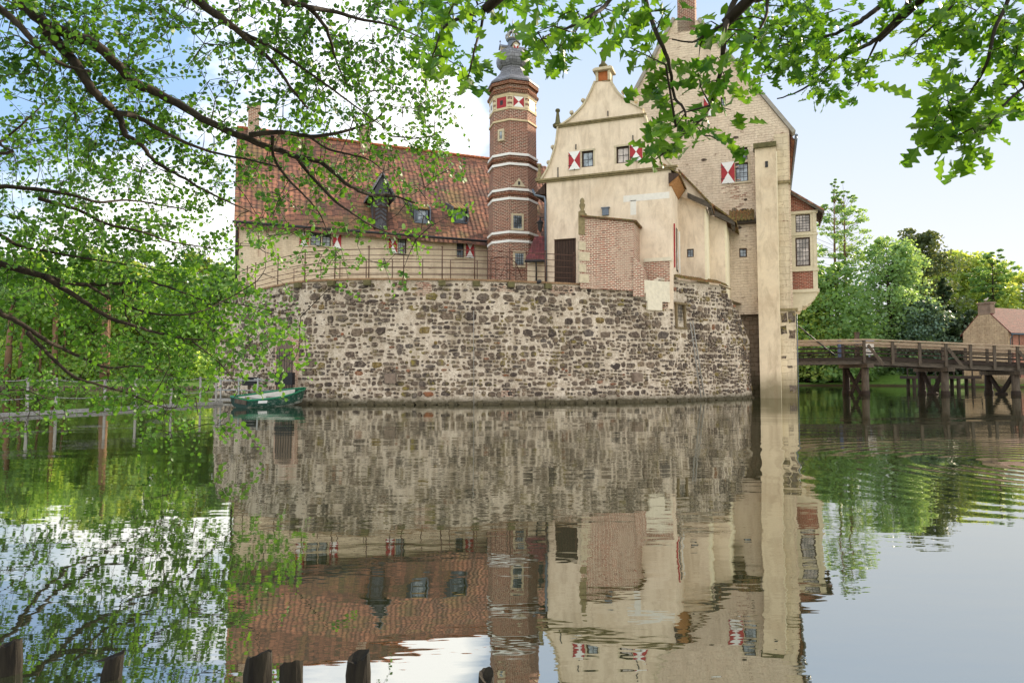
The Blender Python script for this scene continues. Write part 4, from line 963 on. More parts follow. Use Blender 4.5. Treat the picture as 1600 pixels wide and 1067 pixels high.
for k in (0,2,4,6,):                # little dome windows with gables
    a=ROT+(k+.5)*math.pi/4; ca,sa=math.cos(a),math.sin(a); r=.76
    n_=Vector((ca,sa,0)); t=Vector((-sa,ca,0)); o=n_*r; z0=te+2.34; m=MB()
    P=lambda x,y,z:o+t*x+n_*y+Vector((0,0,z0+z))
    m.hexa([P(-.2,.06,-.25),P(.2,.06,-.25),P(.2,-.5,-.25),P(-.2,-.5,-.25),P(-.2,.06,.24),P(.2,.06,.24),P(.2,-.5,.24),P(-.2,-.5,.24)])
    m.face([P(-.2,.06,.24),P(.2,.06,.24),P(0,.06,.42)])
    dm=m.build('dome_window',MAT['stone'],tower)
    m=MB(); c=P(0,.075,.0); q_=[P(-.15,.075,-.2),P(.15,.075,-.2),P(.15,.075,.2),P(-.15,.075,.2)]
    for i in range(4): m.face([q_[i],q_[(i+1)%4],c],i%2)
    m.build('painted_panel',[MAT['white'],MAT['red']],dm)
    m=MB()
    for sx in (-1,1): m.hexa([P(0,.14,.44),P(sx*.28,.14,.22),P(sx*.28,-.5,.22),P(0,-.5,.44),P(0,.14,.5),P(sx*.28,.14,.27),P(sx*.28,-.5,.27),P(0,-.5,.5)])
    m.tube([P(0,.1,.48),P(0,.1,.62)],.02,5); m.lathe([(.01,z0+.6),(.05,z0+.65),(.05,z0+.7),(.01,z0+.76)],P(0,.1,0).x,P(0,.1,0).y,6)
    m.build('window_hood',MAT['slate'],dm)
# low brick link with its own little roof, between the tower and the gabled house
lk=Frame(at(826,400,41.5).x,at(826,400,41.5).y,R(-5)); link=thing('brick_link','small brick link with purple tile roof squeezed between tower and gabled house','annex',lk.o,R(-5))
a=lk.px(824,410); b=lk.px(852,372); 
m=MB(); m.box(a[0],b[0]+1.2,0,3,5.6,a[1]); m.build('wall',MAT['plaster_wing'],link)
m=MB(); x0,x1=a[0]-.1,b[0]+1.2; zt=lk.px(840,372,.9)[1]
m.hexa([(x0,-.3,a[1]),(x1,-.3,a[1]),(x1,1.0,zt),(x0+.5,1.0,zt),(x0,-.3,a[1]+.12),(x1,-.3,a[1]+.12),(x1,1.0,zt+.12),(x0+.5,1.0,zt+.12)]); m.build('roof',M_tiles('plum_tiles',srgb(150,84,84),srgb(130,72,74),srgb(112,66,66),srgb(110,90,70),.15,.2,.18),link)
m=MB(); m.tube([(x0-.05,-.36,a[1]+.02),(x1,-.36,a[1]+.02)],.08,8); m.tube([(x0+.65,-.36,a[1]),(x0+.65,-.12,a[1]-.4),(x0+.65,-.12,5.6)],.05,8); m.build('gutter',MAT['dark_iron'],link)
lp=at(844,352,40.5); wl_=thing('wall_lantern','black iron wall lantern hanging above the low brick link','lantern',lp)
m=MB(); m.lathe([(.03,-.42),(.09,-.38),(.1,-.34),(.17,.1),(.2,.12),(.22,.16),(.06,.32),(.03,.4),(.05,.44),(.01,.5)],0,0,6,0,0,.5,False); m.tube([(0,0,.42),(.25,.15,.5),(.5,.3,.3),(.6,.35,-.1)],.02,6); m.build('lantern_body',MAT['dark_iron'],wl_)
# ------------------------------------------------------------------ railings on the rampart
rail=thing('terrace_railing','long rusty iron railing curving along the rampart edge','railing',(0,0,0))
zr0,zr1=6.15,7.66
m=MB(); sA_,sB_=r_at(352),r_at(906)
N=60
for h in (1.0,.8,.58,.38,.2):
    m.tube([rp(sA_+(sB_-sA_)*k/N,0,-.42)+Vector((0,0,zr0+(zr1-zr0)*h)) for k in range(N+1)],.022 if h==1 else .017,5)
m.build('rails',MAT['iron'],rail)
for u in (356,372,385,420,464,515,571,628,690,743,800,857,903):
    m=MB(); s=r_at(u); p=rp(s,0,-.42); m.tube([(p.x,p.y,zr0-.1),(p.x,p.y,zr1+.12)],.028,6); m.lathe([(.03,zr1+.1),(.05,zr1+.13),(.03,zr1+.17)],p.x,p.y,6); m.build('post',MAT['iron'],rail)
# inner railing
rail2=thing('inner_railing','lower iron railing set back behind the rampart edge railing','railing',(0,0,0))
m=MB(); sA2,sB2=r_at(400),r_at(790)
for h in (1.0,.66,.33):
    m.tube([rp(sA2+(sB2-sA2)*k/N,0,-2.0)+Vector((0,0,zr0+.08+1.2*h)) for k in range(N+1)],.018,5)
m.build('rails',MAT['iron'],rail2)
for u in (402,445,495,548,600,655,705,755,789):
    m=MB(); p=rp(r_at(u),0,-2.0); m.tube([(p.x,p.y,zr0-.1),(p.x,p.y,zr0+1.28)],.024,6); m.build('post',MAT['iron'],rail2)
st=thing('stair_handrail','short peaked iron handrail of steps on the terrace before the tower','handrail',(0,0,0))
b=lambda u,v:at(u,v,36.5)
m=MB()
m.tube([b(766,405),b(792,400),b(806,411),b(815,433)],.025,6); m.tube([b(792,411),b(806,417),b(806,433)],.02,6); m.tube([b(792,424),b(806,431)],.02,6); m.tube([b(782,433),b(791,411)],.018,6); m.build('rails',MAT['iron'],st)
for u,v in ((792,399),(767,404),(806,411)):
    m=MB(); p=b(u,v); m.tube([(p.x,p.y,6.0),p],.025,6); m.build('post',MAT['iron'],st)
# ------------------------------------------------------------------ bridge
By=50.; dv=lambda v,Y=By:at(800,v,Y).z
def bx_(u,Y=By): return (u-800)/FPX*Y*1.004
xs=[bx_(1246)-1.0,bx_(1350),bx_(1600)+14]
zr=[dv(532),dv(529.5),dv(541)-.55]; zd=[dv(563),dv(561),dv(573)-.6]; zs=[dv(570.5),dv(569),dv(583)-.6]
def zi(x,t): return float(np.interp(x,xs,t))
bridge=thing('footbridge','long timber bridge on braced piles crossing the moat to the castle','bridge',(0,0,0))
BW=3.1
m=MB()
for a,b in ((xs[0],xs[1]),(xs[1],xs[2])):
    n=int((b-a)/.24)
    for k in range(n):
        x=a+(b-a)*k/n; w=(b-a)/n-.02; z=zi(x+w/2,zd); m.box(x,x+w,By-.1,By+BW+.1,z-.07+random.uniform(-.01,.01),z,0,random.random())
m.build('deck',MAT['grey_wood'],bridge)
for y in (By,By+1.5,By+BW-.2):
    m=MB()
    for a,b in ((0,1),(1,2)):
        m.bar((xs[a]+.01,y+.12,(zd[a]+zs[a])/2-.04),(xs[b]-.01,y+.12,(zd[b]+zs[b])/2-.04),.2,zd[a]-zs[a]-.08)
    m.build('stringer',MAT['grey_wood'] if y==By else MAT['black_wood'],bridge)
m=MB(); m.bar((xs[0],By-.06,zd[0]+.06),(xs[1],By-.06,zd[1]+.06),.16,.2); m.bar((xs[1],By-.06,zd[1]+.06),(xs[2],By-.06,zd[2]+.06),.16,.2); m.build('kerb_beam',MAT['black_wood'],bridge)
posts=[xs[0]+.25,bx_(1347),bx_(1391),bx_(1433),bx_(1474),bx_(1512),bx_(1549),bx_(1585),bx_(1622),bx_(1660)]
for y in (By-.1,By+BW):
    m=MB()
    for a,b in ((0,1),(1,2)): m.bar((xs[a],y-.03,zr[a]-.05),(xs[b],y-.03,zr[b]-.05),.26,.1); m.bar((xs[a],y+.02,zr[a]-.25),(xs[b],y+.02,zr[b]-.25),.07,.2)
    m.build('handrail',MAT['rail_wood'],bridge)
    m=MB()
    for f in ((.32,.56) if y<By else (.25,.42,.6)):
        for a,b in ((0,1),(1,2)):
            z0=zd[a]+(zr[a]-zd[a])*f; z1=zd[b]+(zr[b]-zd[b])*f; m.bar((xs[a],y+.06,z0),(xs[b],y+.06,z1),.07,.1)
    m.build('rails',MAT['black_wood'],bridge)
    for x in posts[(1 if y<By else 0):]:
        m=MB(); m.box(x-.1,x+.1,y-.08,y+.02,zi(x,zs)+.1,zi(x,zr)-.1); m.build('railing_post',MAT['pile_wood'],bridge)
for x in (bx_(1350),bx_(1474),bx_(1584),bx_(1700)):
    zt=zi(x,zs)
    for y in (By+.1,By+BW-.15):
        m=MB(); m.tube([(x,y,-1),(x,y,zt-.18)],[.27,.25],10); m.tube([(x,y,-.6),(x,y,.22),(x,y,.3)],[.30,.31,.27],10,1); m.build('pile',[MAT['pile_wood'] if y<By+1 else MAT['black_wood'],MAT['black_wood']],bridge)  # rear piles get darker timber: shade put into their colour
    m=MB(); m.box(x-.25,x+.25,By-.7,By+BW+.5,zt-.25,zt+.02); m.build('cross_beam',MAT['pile_wood'],bridge)
    m=MB()
    if x<bx_(1400): m.bar((x,By+.35,zt-.3),(x,By+BW-.6,-.2),.18,.24); m.bar((x+.02,By+BW-.3,zt-.35),(x+.02,By+.6,-.2),.18,.22)
    else: m.bar((x,By+.35,zt-.3),(x,By+1.6,.05),.2,.26); m.bar((x+.02,By+BW-.3,zt-.35),(x+.02,By+1.6,.05),.2,.24); m.lathe([(.3,-.3),(.42,.05),(.36,.14),(.1,.2)],x,By+1.6,8)
    m.build('cross_brace',MAT['black_wood'],bridge)
    m=MB(); m.bar((x+.1,By-.2,zi(x,zr)-.45),(x+.9,By-.75,zt-.05),.12,.2); m.build('raking_strut',MAT['grey_wood'],bridge)
for dy,lc in ((.0,'outer'),(2.2,'inner')):
    chain=MB(); chain.tube([at(1236,500,By-.3+dy),at(1275,532,By-.2+dy),at(1306,556,By-.2+dy)],.05,6)
    tag(chain.build('drawbridge_chain',MAT['dark_iron']),'dark slanting %s drawbridge chain from castle corner to bridge deck'%lc,'chain','drawbridge chains')
# notice boards on the bridge
sg=thing('notice_board','small white notice board fixed behind the bridge railing','sign',(bx_(1357,By+.6),By+.6,0))
z=zi(bx_(1357),zd); m=MB(); m.box(-.32,.32,0,.05,z+.35,z+1.45); m.build('panel',MAT['white'],sg); m=MB(); m.box(-.34,.34,-.012,-.001,z+1.28,z+1.46); m.box(-.05,.05,.05,.12,z,z+1.3); m.box(-.2,.2,-.012,-.001,z+.7,z+.74); m.build('sign_trim',M_plain('sign_blue',srgb(130,150,176),.5,.1),sg)
sg=thing('metal_gate','blue grey metal gate standing open on the bridge','gate',(bx_(1327,By+BW-.4),By+BW-.4,0))
z=zi(bx_(1320),zd); gbm=M_plain('gate_blue',srgb(70,84,112),.5,.2); m=MB(); m.box(-.95,-.7,0,.12,z,z+1.5); m.build('gate_post',gbm,sg); m=MB(); m.box(.3,1.0,0,.08,z+1.25,z+1.5); m.build('gate_panel',gbm,sg)
m=MB()
for k in range(7): m.tube([(-.6+k*.24,.05,z+.1),(-.6+k*.24,.05,z+1.35)],.015,5)
m.tube([(-.7,.05,z+1.35),(1,.05,z+1.35)],.025,6); m.tube([(-.7,.05,z+.12),(1,.05,z+.12)],.025,6); m.build('gate_bars',MAT['dark_iron'],sg)
gp=MB(); p=at(1340,520,By+BW+.3); gp.box(p.x-.14,p.x+.14,p.y,p.y+.24,2.6,p.z); gp.box(p.x-.17,p.x+.17,p.y-.03,p.y+.27,p.z,p.z+.06); tag(gp.build('gate_post',MAT['pile_wood']),'tall squared timber post rising above the bridge handrail','post')
# second, low footbridge further off
fb=thing('low_footbridge','low plank footbridge on short piles under and behind the long bridge','bridge',(0,0,0))
Y2=78.; x0,x1=bx_(1415,Y2),bx_(1530,Y2); m=MB(); z2=dv(587,Y2); m.box(x0,x1,Y2,Y2+1.6,z2-.35,z2); m.build('deck',MAT['black_wood'],fb)
for k in range(5):
    x=x0+(x1-x0)*(k+.5)/5; m=MB(); m.tube([(x,Y2+.2,-1),(x,Y2+.2,z2-.3)],.2,8); m.tube([(x,Y2+1.4,-1),(x,Y2+1.4,z2-.3)],.2,8); m.build('pile',MAT['black_wood'],fb)
m=MB(); m.bar((x0,Y2,z2+.9),(x1,Y2,z2+.9),.1,.12)
for k in range(9): x=x0+(x1-x0)*k/8; m.box(x-.06,x+.06,Y2-.03,Y2+.06,z2,z2+.9)
m.build('railing',MAT['black_wood'],fb)
# ------------------------------------------------------------------ boat
bp=at(374,637,30.2); BA=R(63)
heel=R(7)
boat=thing('rowing_boat','small green and white rowing boat moored against the rampart door','boat',(bp.x,bp.y,0),BA)
boat.rotation_euler=(heel,0,BA)
L=3.75
st=[]  # stations along x: half width at gunwale, gunwale z, keel z
for k in range(13):
    t=k/12; hw=.68*(1-max(0,(t-.35)/.65)**2.2)**.8 if t<1 else 0; hw=max(hw,.02); hw*= (.9+.1*min(1,t/.3))
    st.append((t*L,hw,.40+.40*t**1.7,-.12+.22*max(0,t-.6)/.4+.08*max(0,.15-t)/.15))
PR=[(0,0),(.55,.06),(.86,.34),(.96,.66),(1,1)]
vs=[];n=len(PR)*2-1
for x,hw,zg,zk in st:
    row=[(x+.25*(pz if x>3.3 else 0)*.6,-hw*px_,zk+(zg-zk)*pz) for px_,pz in PR[::-1]]+[(x+.25*(pz if x>3.3 else 0)*.6,hw*px_,zk+(zg-zk)*pz) for px_,pz in PR[1:]]
    vs+=row
fs=[];mi=[]
m=MB(); base=len(m.v); m.v=[tuple(v) for v in vs]
for i in range(12):
    for j in range(n-1):
        m.f.append((i*n+j,i*n+j+1,(i+1)*n+j+1,(i+1)*n+j)); m.m.append(0 if j in(0,n-2) else (0 if j in (1,n-3) else 1)); m.c.append(.5); m.sm.append(True)
t=NT('boat_green'); ob=t.coord('Object'); nz=t.noise(t.coord('Object',(2,2,9)),2.5,5,.7)
k=t.mix(t.ramp(nz,[(.52,0.),(.62,1.)]),srgb(18,70,54),srgb(130,140,130)); t.bsdf(k,.5,nz,.004); mg=t.mat
t=NT('boat_worn_bottom'); nz=t.noise(t.coord('Object',(1.5,1.5,8)),2.5,6,.7)
k=t.mix(t.ramp(nz,[(.42,0.),(.6,1.)]),srgb(70,84,70),srgb(176,178,166)); t.bsdf(k,.6,nz,.004); mb_=t.mat
hull=m.build('hull',[mg,mb_],boat)
x,hw,zg,zk=st[0]
m=MB(); m.face([vs[j] for j in range(n)]); m.face([(v[0]+.06,v[1]*.95,v[2]) for v in vs[:n]][::-1]); m.build('transom',M_plain('dark_green_transom',srgb(18,52,44),.5,.3),boat)
m=MB(); m.hexa([(-.03,-.42,.17),(-.03,.3,.17),(-.004,.3,.17),(-.004,-.42,.17),(-.03,-.42,.45),(-.03,.3,.45),(-.004,.3,.45),(-.004,-.42,.45)]); m.build('transom_board',MAT['pile_wood'],boat)
m=MB()
for sgn in (-1,1): m.tube([(x_+.25*(1 if x_>3.3 else 0)*.6,sgn*hw_,zg_+.01) for x_,hw_,zg_,_ in st],.045,6)
m.tube([(0,-st[0][1],st[0][2]),(0,st[0][1],st[0][2])],.045,6); m.build('gunwale',M_plain('bright_green',srgb(34,120,84),.45,.2),boat)
m=MB(); fl=[(x_,hw_*.72,.06+.1*x_/L) for x_,hw_,zg_,_ in st[:-1]]
m.grid([(a,-b,c) for a,b,c in fl]+[(a,b,c) for a,b,c in fl],[(i,i+1,12+i+1,12+i) for i in range(11)])
inn=[(x_,hw_*.93,zg_-.02) for x_,hw_,zg_,_ in st[:-1]]
for sg_ in (-1,1): m.grid([(a,sg_*b,c) for a,b,c in fl]+[(a,sg_*b,c) for a,b,c in inn],[((i,i+1,12+i+1,12+i) if sg_<0 else (12+i,12+i+1,i+1,i)) for i in range(11)])
m.build('inner_lining',M_plain('boat_white_inside',srgb(206,204,196),.6,.15),boat)
for x_ in (.9,2.1,3.1):
    hw=.62 if x_<3 else .36; m=MB(); m.box(x_-.13,x_+.13,-hw,hw,.34,.38); m.build('thwart',MAT['weathered'],boat)
m=MB(); a=Vector((.42,-.655,.26)); m.hexa([a,a+Vector((.5,-.006,0)),a+Vector((.5,.02,0)),a+Vector((0,.02,0)),a+Vector((0,-.02,.12)),a+Vector((.5,-.026,.12)),a+Vector((.5,.0,.12)),a+Vector((0,0,.12))]); m.build('name_plate',MAT['white'],boat)
# dark boards near the arched door
for (u,v0,v1,hw,lab) in ((461,582,601,.4,'black board on a short post beside the arched plank door'),(409,589,602,.32,'black board partly hidden by alder leaves behind the rowing boat')):
    s,z0=r_z(u,v1); z1=r_z(u,v0)[1]; p=rp(s,1.5,.75); ang=R(-8)
    o=thing('black_board',lab,'board',p*1.0,ang); o.location=(p.x,p.y,0)
    m=MB(); m.box(-hw,hw,-.05,.05,z0,z1); m.box(hw+.0,hw+.1,-.05,.25,z0,z1); m.build('panel',MAT['black_panel'],o)
    m=MB(); m.box(-.06,.06,.051,.12,-.6,z1-.1); m.build('post',MAT['pile_wood'],o)
# landing stage between the boat and the wall
lg=thing('landing_stage','small grey landing stage with tubular handrails behind the boat','landing stage',(0,0,0))
a=at(338,627,37.2); b=at(420,627,34.6)
m=MB(); m.bar((a.x,a.y,.12),(b.x,b.y,.12),.9,.1); m.build('deck',MAT['weathered'],lg)
gm=M_plain('galvanised_rail',srgb(150,152,150),.5,.15,8,.002,.3)
m=MB()
for h in (1.15,.65): m.tube([(a.x,a.y-.4,h),((a.x+b.x)/2,(a.y+b.y)/2-.42,h),(b.x+1.2,b.y-.6,h)],.028,6)
m.build('handrail',gm,lg)
for f in (.15,.5,.85):
    x=a.x+(b.x-a.x)*f; y=a.y+(b.y-a.y)*f-.4; m=MB(); m.tube([(x,y,-.8),(x,y,1.3)],.045,8); m.box(x-.2,x+.2,y-.03,y+.03,1.2,1.26); m.build('rail_post',gm,lg)
# white pipes leaning on the right flank, thin pipe on the front
for k,(u0,v0,u1,v1) in enumerate(((1079,503,1090,622),(1083,501,1095,617))):
    m=MB(); s,z=r_z(u0,v0); s1,z1=r_z(u1,v1); m.tube([rp(s,z,.16),rp(s1,max(z1,.2),.2)],.035,6)
    for f in (.25,.7): p=rp(s+(s1-s)*f,z+(z1-z)*f,.1); m.tube([p-Vector((.08,0,0)),p+Vector((.08,0,0))],.03,5)
    tag(m.build('conduit_pipe',MAT['weathered']),'pale conduit pipe %s the barred window, running down the mossy rampart flank'%('starting just below' if k==0 else 'a step beyond'),'pipe','pale pipes below the barred window')
m=MB(); s=r_at(740); m.tube([rp(s,4.6,.11),rp(s,2.4,.12),rp(s,-.3,.14)],.016,5); tag(m.build('gauge_wire',MAT['weathered']),'thin pale vertical wire hanging down the front of the rampart','wire')
m=MB(); p0=MH.w(qR[2]+.06,-.3,0); m.tube([(p0.x,p0.y,5.3),(p0.x,p0.y,-.4)],.03,6); tag(m.build('corner_wire',MAT['zinc']),'thin grey cable running down the outer corner of the tall house','cable')
# ------------------------------------------------------------------ barrier of white posts, ropes and floating beam
bar_=thing('moat_barrier','pale weathered barrier of posts, sagging ropes and a floating beam across the moat','barrier',(0,0,0))
A=at(0,652,23.); B=at(346,631.5,33.6); A0=A+(A-B)*.9
m=MB(); m.bar((A0.x,A0.y,.08),(B.x,B.y,.08),.2,.13); m.build('floating_beam',MAT['weathered'],bar_)
def on_line(u):
    d=ray(u,600); k=d.x/d.y; t=(k*A.y-A.x)/((B.x-A.x)-k*(B.y-A.y)); return A+(B-A)*t
tops=[]
for u in (-75,-15,43,88,164,212,268,313,338):
    p=on_line(u); z=1.32+random.uniform(-.06,.04); m=MB(); m.tube([(p.x+random.uniform(-.04,.04),p.y,-1.2),(p.x,p.y,z)],[.055,.05],8); m.lathe([(.055,z-.02),(.07,z+.01),(.03,z+.04)],p.x,p.y,8); m.build('post',MAT['weathered'],bar_); tops.append(Vector((p.x,p.y,z)))
for hz,sag in ((-.03,.1),(-.68,.07)):
    m=MB()
    for a,b in zip(tops[:-1],tops[1:]):
        m.tube([a.lerp(b,k/8)+Vector((0,0,hz-sag*math.sin(math.pi*k/8)*((a-b).length/2.6))) for k in range(9)],.016,5)
    m.build('rope',MAT['weathered'],bar_)
# ------------------------------------------------------------------ foreground stakes
stake_m=M_wood('rotten_stake',srgb(24,21,17),srgb(50,46,36),stretch=(14,14,2)); 
labs=['dark rotten stake at the left end of the shore row','leaning dark stake standing apart beyond the left end of the shore row','mossy stake, first of the close trio standing in the near water','mossy stake, middle and shortest of the close trio in the near water','mossy stake, last of the close trio and tallest in the near water','low broken stake tip barely rising near the water below the tower reflection']
for (u,v,w,Y),lab in zip(((14,1004,34,3.3),(146,1024,28,3.25),(404,1022,38,3.15),(455,1034,35,3.1),(560,1023,33,3.15),(760,1052,26,3.2)),labs):
    p=at(u,v,Y); r=w/FPX*Y/2*1.02; n=15; k=11; vs=[]
    rr_=[1+.1*math.sin(2*6.283*j/n+u)+random.uniform(-.05,.05) for j in range(n)]
    for i in range(k):
        z=-.7+(p.z+.7)*i/(k-1)
        for j in range(n):
            a=2*math.pi*j/n; q_=r*rr_[j]*random.uniform(.93,1.05)*(1 if i<k-1 else .9); vs.append((p.x+q_*math.cos(a)+ .01*i*(0 if u!=146 else 1),Y+q_*math.sin(a),z+((random.uniform(-.012,.008)+.02*math.sin(6.283*j/n+u)) if i==k-1 else 0)))
    m=MB(); m.grid(vs,[(i*n+j,i*n+(j+1)%n,(i+1)*n+(j+1)%n,(i+1)*n+j) for i in range(k-1) for j in range(n)]); 
    c=len(m.v); m.v.append((p.x,Y,p.z-.03))
    for j in range(n): m.f.append(((k-1)*n+j,(k-1)*n+(j+1)%n,c)); m.m.append(0); m.c.append(.5); m.sm.append(False)
    tag(m.build('wooden_stake',stake_m),lab,'stake','old wooden stakes along the near shore')
# far bank edging of short stakes
m=MB()
for k in range(150):
    x=-58+k*.19; Y=yfar_edge(x) if 'yfar_edge' in globals() else 74.
    m.tube([(x,73.3+random.uniform(-.1,.1),-.5),(x+random.uniform(-.03,.03),73.3,random.uniform(.1,.4))],.075,5,0,random.random())
tag(m.build('bank_palisade',MAT['pile_wood']),'low palisade of rotten brown stakes edging the far grass bank','palisade')
# ------------------------------------------------------------------ ground, water
def sstep(a,b,x): t=np.clip((x-a)/(b-a),0,1); return t*t*(3-2*t)
def ynear(x): return 2.75+np.minimum(np.maximum(0,np.abs(x)-3.6)*1.0,32)
def yfar(x): return 73.6+ (97-73.6)*sstep(10,34,x)-14*sstep(50,58,x)+ .5*np.sin(x*.35)*sstep(5,20,x)
gx=np.unique(np.r_[np.linspace(-900,-90,18),np.linspace(-90,-12,66),np.linspace(-12,12,61),np.linspace(12,90,66),np.linspace(90,900,18)])
gy=np.unique(np.r_[np.linspace(-300,-8,14),np.linspace(-8,12,61),np.linspace(12,62,40),np.linspace(62,110,81),np.linspace(110,1500,24)])
X,Yg=np.meshgrid(gx,gy,indexing='ij')
dn=Yg-ynear(X); df=yfar(X)-Yg; ds=np.minimum(X+75,110-X)
dw=np.minimum(np.minimum(dn,df),ds)          # >0 in the moat
lump=.1*np.sin(X*.9+Yg*.4)+.08*np.sin(X*.37-Yg*.7)
Z=np.where(dw>0,-1.6*sstep(0,1.2,dw)+.05, .05+.32*sstep(0,.5,-dw)+.9*sstep(1,14,-dw)+lump*sstep(.5,4,-dw)+ .9*sstep(4,40,Yg-yfar(X)))
Z=np.where((dn<0)&(np.abs(X)<14)&(Yg<12), np.minimum(Z,.05+.12*sstep(0,.6,-dn)), Z)
nx_,ny_=X.shape
gv=np.stack([X,Yg,Z],-1).reshape(-1,3); m=MB(); m.v=[tuple(v) for v in gv]
for i in range(nx_-1):
    for j in range(ny_-1): m.f.append((i*ny_+j,(i+1)*ny_+j,(i+1)*ny_+j+1,i*ny_+j+1))
m.m=[0]*len(m.f); m.c=[.5]*len(m.f); m.sm=[True]*len(m.f)
t=NT('ground_grass'); ob=t.coord('Object'); n=t.noise(ob,.35,5,.6); f=t.noise(ob,3,5,.7)
k=t.mix(t.ramp(f,[(.3,0.),(.7,1.)]),(.045,.1,.018,1),(.11,.19,.035,1)); k=t.mix(t.ramp(n,[(.6,0.),(.75,1.)]),k,(.13,.1,.06,1))
z=t.n('ShaderNodeSeparateXYZ'); t.set(z.inputs[0],ob); k=t.mix(t.ramp(z.outputs[2],[(.12,1.),(.3,0.)]),k,(.05,.035,.02,1))
t.bsdf(k,.95,f,.1,1,.1); tag(m.build('ground',t.mat),kind='structure')
m=MB(); m.face([(-80,-3,0),(115,-3,0),(115,112,0),(-80,112,0)])
t=NT('moat_water'); ob=t.coord('Object')
def wn(scx,scy,s,det=2,rot=.0):
    mp=t.n('ShaderNodeMapping'); t.set(mp.inputs[0],ob); mp.inputs['Scale'].default_value=(scx,scy,1); mp.inputs['Rotation'].default_value=(0,0,rot); return t.noise(mp.outputs[0],s,det,.5)
w1=wn(.55,1.3,1.0,2,.12); w2=wn(1.,2.4,3.2,2,-.1); w3=wn(.25,.5,.9,1,.3)
h=t.math('ADD',t.math('MULTIPLY',w1,1.),t.math('MULTIPLY',w2,.16)); h=t.math('ADD',h,t.math('MULTIPLY',w3,1.3))
# calm and ruffled patches
patch=t.ramp(wn(.10,.22,1.,2),[(.38,.3),(.62,1.)])
sx=t.n('ShaderNodeSeparateXYZ'); t.set(sx.inputs[0],ob)
rd=t.n('ShaderNodeVectorMath',operation='DISTANCE'); t.set(rd.inputs[0],ob); rd.inputs[1].default_value=(8.3,10.6,0)
r_=rd.outputs['Value']
ring=t.math('MULTIPLY',t.math('SINE',t.math('MULTIPLY',t.math('ADD',r_,t.math('MULTIPLY',w3,.5)),13.)),t.math('MULTIPLY',t.ramp(t.math('DIVIDE',r_,6.),[(.0,.8),(.25,1.),(.55,.5),(1.,0.)]),t.math('MULTIPLY',patch,.4)))
left=t.ramp(t.math('DIVIDE',t.math('ADD',sx.outputs[0],9.),9.),[(.0,.75),(.9,.75)])
h=t.math('ADD',t.math('MULTIPLY',h,t.math('MULTIPLY',patch,left)),ring)
lw=t.n('ShaderNodeFresnel'); lw.inputs['IOR'].default_value=1.36
bmp=t.n('ShaderNodeBump'); t.set(bmp.inputs['Height'],h); bmp.inputs['Distance'].default_value=.0105; bmp.inputs['Strength'].default_value=1.
fac=t.math('ADD',t.math('MULTIPLY',lw.outputs[0],.46),.5,True)
gl=t.n('ShaderNodeBsdfGlossy'); gl.inputs['Roughness'].default_value=.015; gl.inputs['Color'].default_value=(.9,.9,.86,1); t.t.links.new(bmp.outputs[0],gl.inputs['Normal'])
df_=t.n('ShaderNodeBsdfDiffuse'); df_.inputs['Color'].default_value=(.02,.026,.013,1)
mx=t.n('ShaderNodeMixShader'); t.set(mx.inputs[0],fac); t.t.links.new(df_.outputs[0],mx.inputs[1]); t.t.links.new(gl.outputs[0],mx.inputs[2]); t.t.links.new(mx.outputs[0],t.out.inputs[0])
tag(m.build('water',t.mat),kind='structure')
# ------------------------------------------------------------------ leaf building
class Leaves:
    def __init__(s): s.V=[];s.F=[];s.T=[];s.n=0
    def add(s, V, F, T):            # V (k,verts,3)
        k,nv,_=V.shape; b=s.n+np.arange(k)*nv
        s.V.append(V.reshape(-1,3)); 
        for f in F: s.F.append((b[:,None]+np.array(f)[None]))
        s.T.append((len(F),T)); s.n+=k*nv
    def build(s,name,mat,parent):
        V=np.concatenate(s.V); F=[]; T=[]
        i=0
        for nf,t in s.T:
            for _ in range(nf): F.append(s.F[i]); T.append(t); i+=1
        faces=[]; tones=np.concatenate(T)
        lens=np.concatenate([np.full(len(f),f.shape[1]) for f in F]); idx=np.concatenate([f.ravel() for f in F])
        me=bpy.data.meshes.new(name); me.vertices.add(len(V)); me.vertices.foreach_set('co',V.astype(np.float32).ravel())
        me.loops.add(len(idx)); me.loops.foreach_set('vertex_index',idx.astype(np.int32))
        me.polygons.add(len(lens)); st=np.r_[0,np.cumsum(lens)[:-1]]; me.polygons.foreach_set('loop_start',st.astype(np.int32)); me.polygons.foreach_set('loop_total',lens.astype(np.int32))
        me.materials.append(mat); a=me.attributes.new('tone','FLOAT','FACE'); a.data.foreach_set('value',tones.astype(np.float32))
        me.update(calc_edges=True); me.validate()
        o=bpy.data.objects.new(name,me); COL.objects.link(o); o.parent=parent; return o
def unit(v): return v/np.maximum(np.linalg.norm(v,axis=-1,keepdims=True),1e-9)
def frames(n, up=.6, spread=1., dirs=None):   # random leaf frames: length axis L, side S, normal N
    N=unit(rng.normal(size=(n,3))*spread+np.array([0,0,up]))
    d=rng.normal(size=(n,3)) if dirs is None else dirs+rng.normal(size=(n,3))*.5
    L=unit(d-N*(d*N).sum(1,keepdims=True)); S=np.cross(N,L); return L,S,N
# alder leaf: rounded, folded along the midrib
AL=np.array([(0,0,0),(.30,.40,.06),(.72,.44,.08),(1.0,.06,.0),(1.0,-.06,0),(.72,-.44,.08),(.30,-.40,.06)])
AF_=[(0,6,5,4),(0,4,3),(0,3,2,1)]
def put(leaf,c,L,S,N,size): return c[:,None]+size[:,None,None]*(L[:,None]*leaf[None,:,0:1]+S[:,None]*leaf[None,:,1:2]+N[:,None]*leaf[None,:,2:3])
